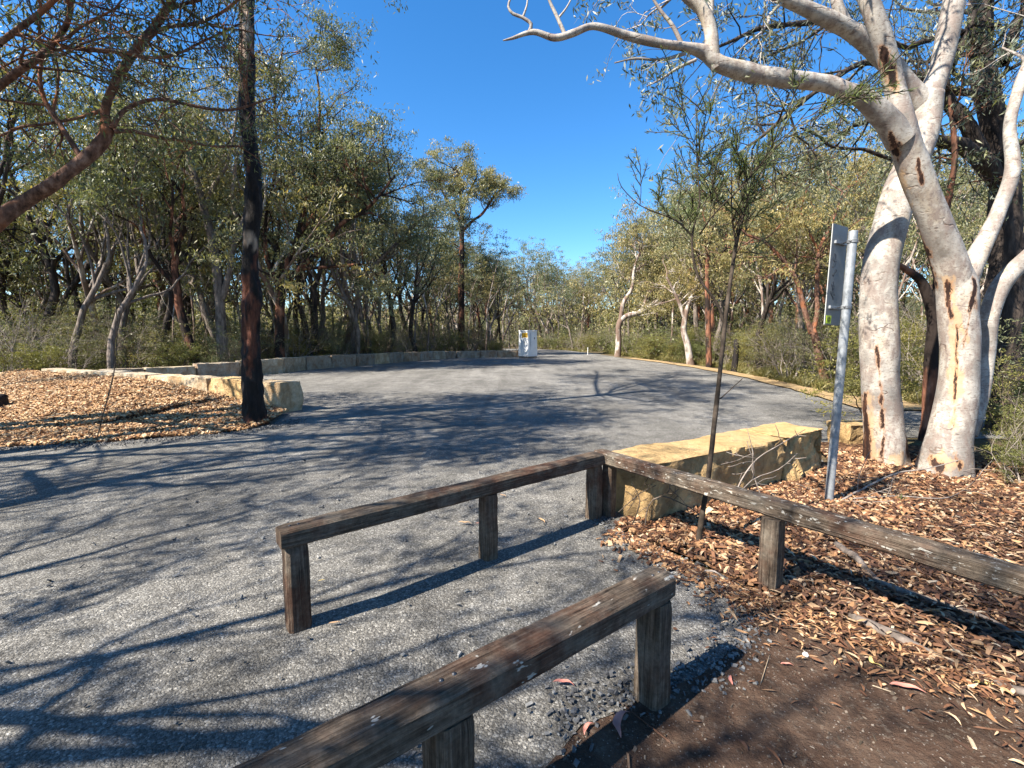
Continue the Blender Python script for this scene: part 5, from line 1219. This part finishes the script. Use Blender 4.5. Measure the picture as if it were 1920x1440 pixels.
V = np.stack([c0-sdv, c0+sdv, c0+D*l*.6+sdv*.8, c0+D*l+np.array([0, 0, -.05])], 1).reshape(-1, 3)
tag(link('undergrowth', qmesh('undergrowth', V, np.arange(4*n).reshape(n, 4), False, [M['grass']])), 'low grasses and heath covering the bush floor', 'undergrowth', kind='stuff')

# the solid-looking wood beyond the nearer trees
g = np.random.default_rng(99); Lc = []; fw = Wood(); nt_ = 0
while nt_ < 420:
    a_ = g.uniform(-1.32, 1.32); rr_ = g.uniform(44, 105); x, y = math.sin(a_)*rr_, math.cos(a_)*rr_
    if y < 14 or not in_bush(x, y) or (abs(x-2) < 9 and y < 60): continue
    nt_ += 1; px = 960+F*x/y; sy = np.interp(px, sky_x, sky_y); hm = min(g.uniform(6, 10.5), max(3.5, EYE+(HOR-sy)*y/F-.8)); z = float(H(x, y))
    fw.add([np.array([x, y, z-.1]), np.array([x+g.normal(0, .2), y, z+hm*.4]), np.array([x+g.normal(0, .5), y, z+hm*.8])], [.14, .09, .03], 5)
    for j in range(15):
        c = np.array([x+g.normal(0, 1.5), y+g.normal(0, 1.5), z+hm*(g.uniform(.05, .95)**.75)]); n_ = 26
        Lc.append(c+g.normal(0, 1, (n_, 3))*np.array([.6, .6, .35]))
Lc = np.concatenate(Lc)
fo = link('far_woods', qmesh('far_woods', *(lambda m_: (np.concatenate([V for V in [np.concatenate(fw.V)]]), np.concatenate(fw.Q)))(0), True, [M['bark_grey']])); tag(fo, 'grey trunks of the distant wood', 'wood', kind='stuff')
tag(link('far_canopy', leaves_mesh('far_canopy', Lc, .42, .16, .3, g, M['leaf_pale'])), 'massed olive foliage of the distant wood', 'wood', kind='stuff')

# low wooded rise far beyond, closing the horizon
nA, nR = 360, 14; V = []
for i in range(nA):
    a_ = -1.5+3.0*i/(nA-1)
    for j in range(nR):
        t = j/(nR-1); rr_ = 125+t*75; zz_ = 13*math.sin(math.pi*min(1, t*1.15)**.6*.5) if t < .9 else 11
        V.append((math.sin(a_)*rr_, math.cos(a_)*rr_, -.3+zz_))
V = np.array(V); V[:, 2] += np.clip(fbm(V*np.array([.12, .12, .05]), 31, 4), -1, 1)*2.6*np.clip(V[:, 2]/6, 0, 1)
V[:, :2] *= (1+fbm(V*np.array([.3, .3, .2]), 37, 3)*.012)[:, None]
idx = np.arange(nA*nR).reshape(nA, nR); Q = np.stack([idx[:-1, :-1], idx[1:, :-1], idx[1:, 1:], idx[:-1, 1:]], -1).reshape(-1, 4)
k = NT('wooded_rise'); n1 = k.noise(.9, 8, .75); n2 = k.noise(.12, 4, .6)
cl_ = k.mix(k.ramp(n2, [(.4, 0.0), (.6, 1.0)]), k.ramp(n1, [(.35, (.03, .035, .018)), (.55, (.09, .095, .05)), (.7, (.17, .165, .09))]), k.ramp(n1, [(.35, (.035, .03, .02)), (.55, (.11, .10, .055)), (.7, (.22, .19, .11))]))
tag(link('hills', qmesh('hills', V, Q, True, [k.bsdf(cl_, .95, k.bump(n1, 1.0, 1.5), .1)])), kind='structure')
# slender pale poles standing among the larger trunks
g = np.random.default_rng(140)
def pole_tree(seed, bk, leaf):
    g = np.random.default_rng(seed); wood = Wood(); tw = []
    K = dict(KT, kids=[5, 3], seg=.5, wander=.10, trop=[.05, .08, 0], t0=[.5, .4], ang=(18, 45), ls=(.22, .4))
    grow(g, wood, tw, np.array([0, 0, -.1]), np.array([g.normal(0, .08), g.normal(0, .08), 1]), 6.2, .06, 0, 2, K)
    cn = foliage(g, tw, 60, .24); V = np.concatenate(wood.V)
    me1 = qmesh('trunk', V, np.concatenate(wood.Q), True, [bk]); me2 = leaves_mesh('crown', cn, .16, .04, .8, g, leaf); me1['local'] = 1; me2['local'] = 1
    root = empty('slender_gum', (0, 0, 0), 'x', 'tree'); link('trunk', me1, root); link('crown', me2, root); return root
pp_ = [pole_tree(401, M['bark_pale'], M['leaf']), pole_tree(402, M['bark_grey'], M['leaf_pale']), pole_tree(403, M['bark_pale'], M['leaf_pale'])]
pdsc = ['slender whitish gum pole with a small crown', 'slender grey gum pole with a small crown', 'slender cream gum pole leaning slightly']
usedp = set(); n_ = 0
while n_ < 90:
    left = g.random() < .6
    if left:
        t = g.uniform(0, tot); pt = at(t); off = 1.4+g.uniform(0, 12); x, y = pt[0]-off*.45, pt[1]+off; wh = ' behind the back wall'; gp = 'slender gums left'
    else:
        y = g.uniform(12, 42); x = np.interp(y, [7, 10, 14, 24, 33, 48], [9.2, 10.2, 10.0, 10.8, 9.4, 9.0])+.8+g.uniform(0, 9); wh = ' beyond the sandy verge'; gp = 'slender gums right'
    if not in_bush(x, y): continue
    px = 960+F*x/y
    if px > 2000 or px < -100: continue
    hm = EYE+(HOR-np.interp(px, sky_x, sky_y))*y/F
    k_ = int(g.integers(3)); s_ = min(g.uniform(.75, 1.25), hm/9.5); loc = (x, y, float(H(x, y)))
    if k_ not in usedp:
        usedp.add(k_); o = pp_[k_]; o.location = loc; o.scale = (s_,)*3; o['label'] = pdsc[k_]+wh; o['group'] = gp
    else: copy_thing(pp_[k_], loc, g.uniform(0, 6.28), s_, pdsc[k_]+wh, gp)
    n_ += 1
Lc = []
for i in range(2800):
    a_ = g.uniform(-1.3, 1.3); rr_ = g.uniform(30, 75); x, y = math.sin(a_)*rr_, math.cos(a_)*rr_
    if y < 12 or not in_bush(x, y) or (-3 < x < 9.3 and y < 52) : continue
    if x < 0 and y < np.interp(x, B_[:, 0], B_[:, 1])+8: continue
    n_ = 45; c = np.array([x, y, float(H(x, y))+.2]); hh_ = g.uniform(.7, 2.0)
    q = g.normal(0, 1, (n_, 3)); q[:, 2] = np.abs(q[:, 2]); Lc.append(c+q*np.array([.7, .7, hh_]))
tag(link('far_scrub', leaves_mesh('far_scrub', np.concatenate(Lc), .22, .08, .0, g, M['shrub'])), 'olive scrub filling the gaps under the distant trees', 'scrub', kind='stuff')
tw_ = scatter(dirtp, 220, g); tw_ = np.r_[tw_[tw_[:, 1] > .5], scatter(near, 260, g)]
chips('fine_twigs', np.c_[tw_, H(tw_[:, 0], tw_[:, 1])+np.where(inside(dirtp, tw_), .014, .06)], .11, .005, .12, g, M['chip_red'], 'thin broken twigs scattered over dirt and mulch', 'twigs', .002)

Lc = []
for i in range(1300):
    if g.random() < .6:
        t = g.uniform(-14, tot); pt = at(max(t, 0)); off = 2.2+g.uniform(0, 11); x, y = pt[0]-off*.45+min(t, 0), pt[1]+off
    else:
        y = g.uniform(9, 42); x = np.interp(y, [7, 10, 14, 24, 33, 48], [9.2, 10.2, 10.0, 10.8, 9.4, 9.0])+1.0+g.uniform(0, 9)
    if not in_bush(x, y): continue
    n_ = 50; c = np.array([x, y, float(H(x, y))+.1]); hh_ = g.uniform(.3, 1.1)
    q = g.normal(0, 1, (n_, 3)); q[:, 2] = np.abs(q[:, 2]); Lc.append(c+q*np.array([.45, .45, hh_]))
tag(link('scrub_layer', leaves_mesh('scrub_layer', np.concatenate(Lc), .11, .035, .0, g, M['shrub'])), 'mixed low scrub between the trunks of the bush', 'scrub', kind='stuff')
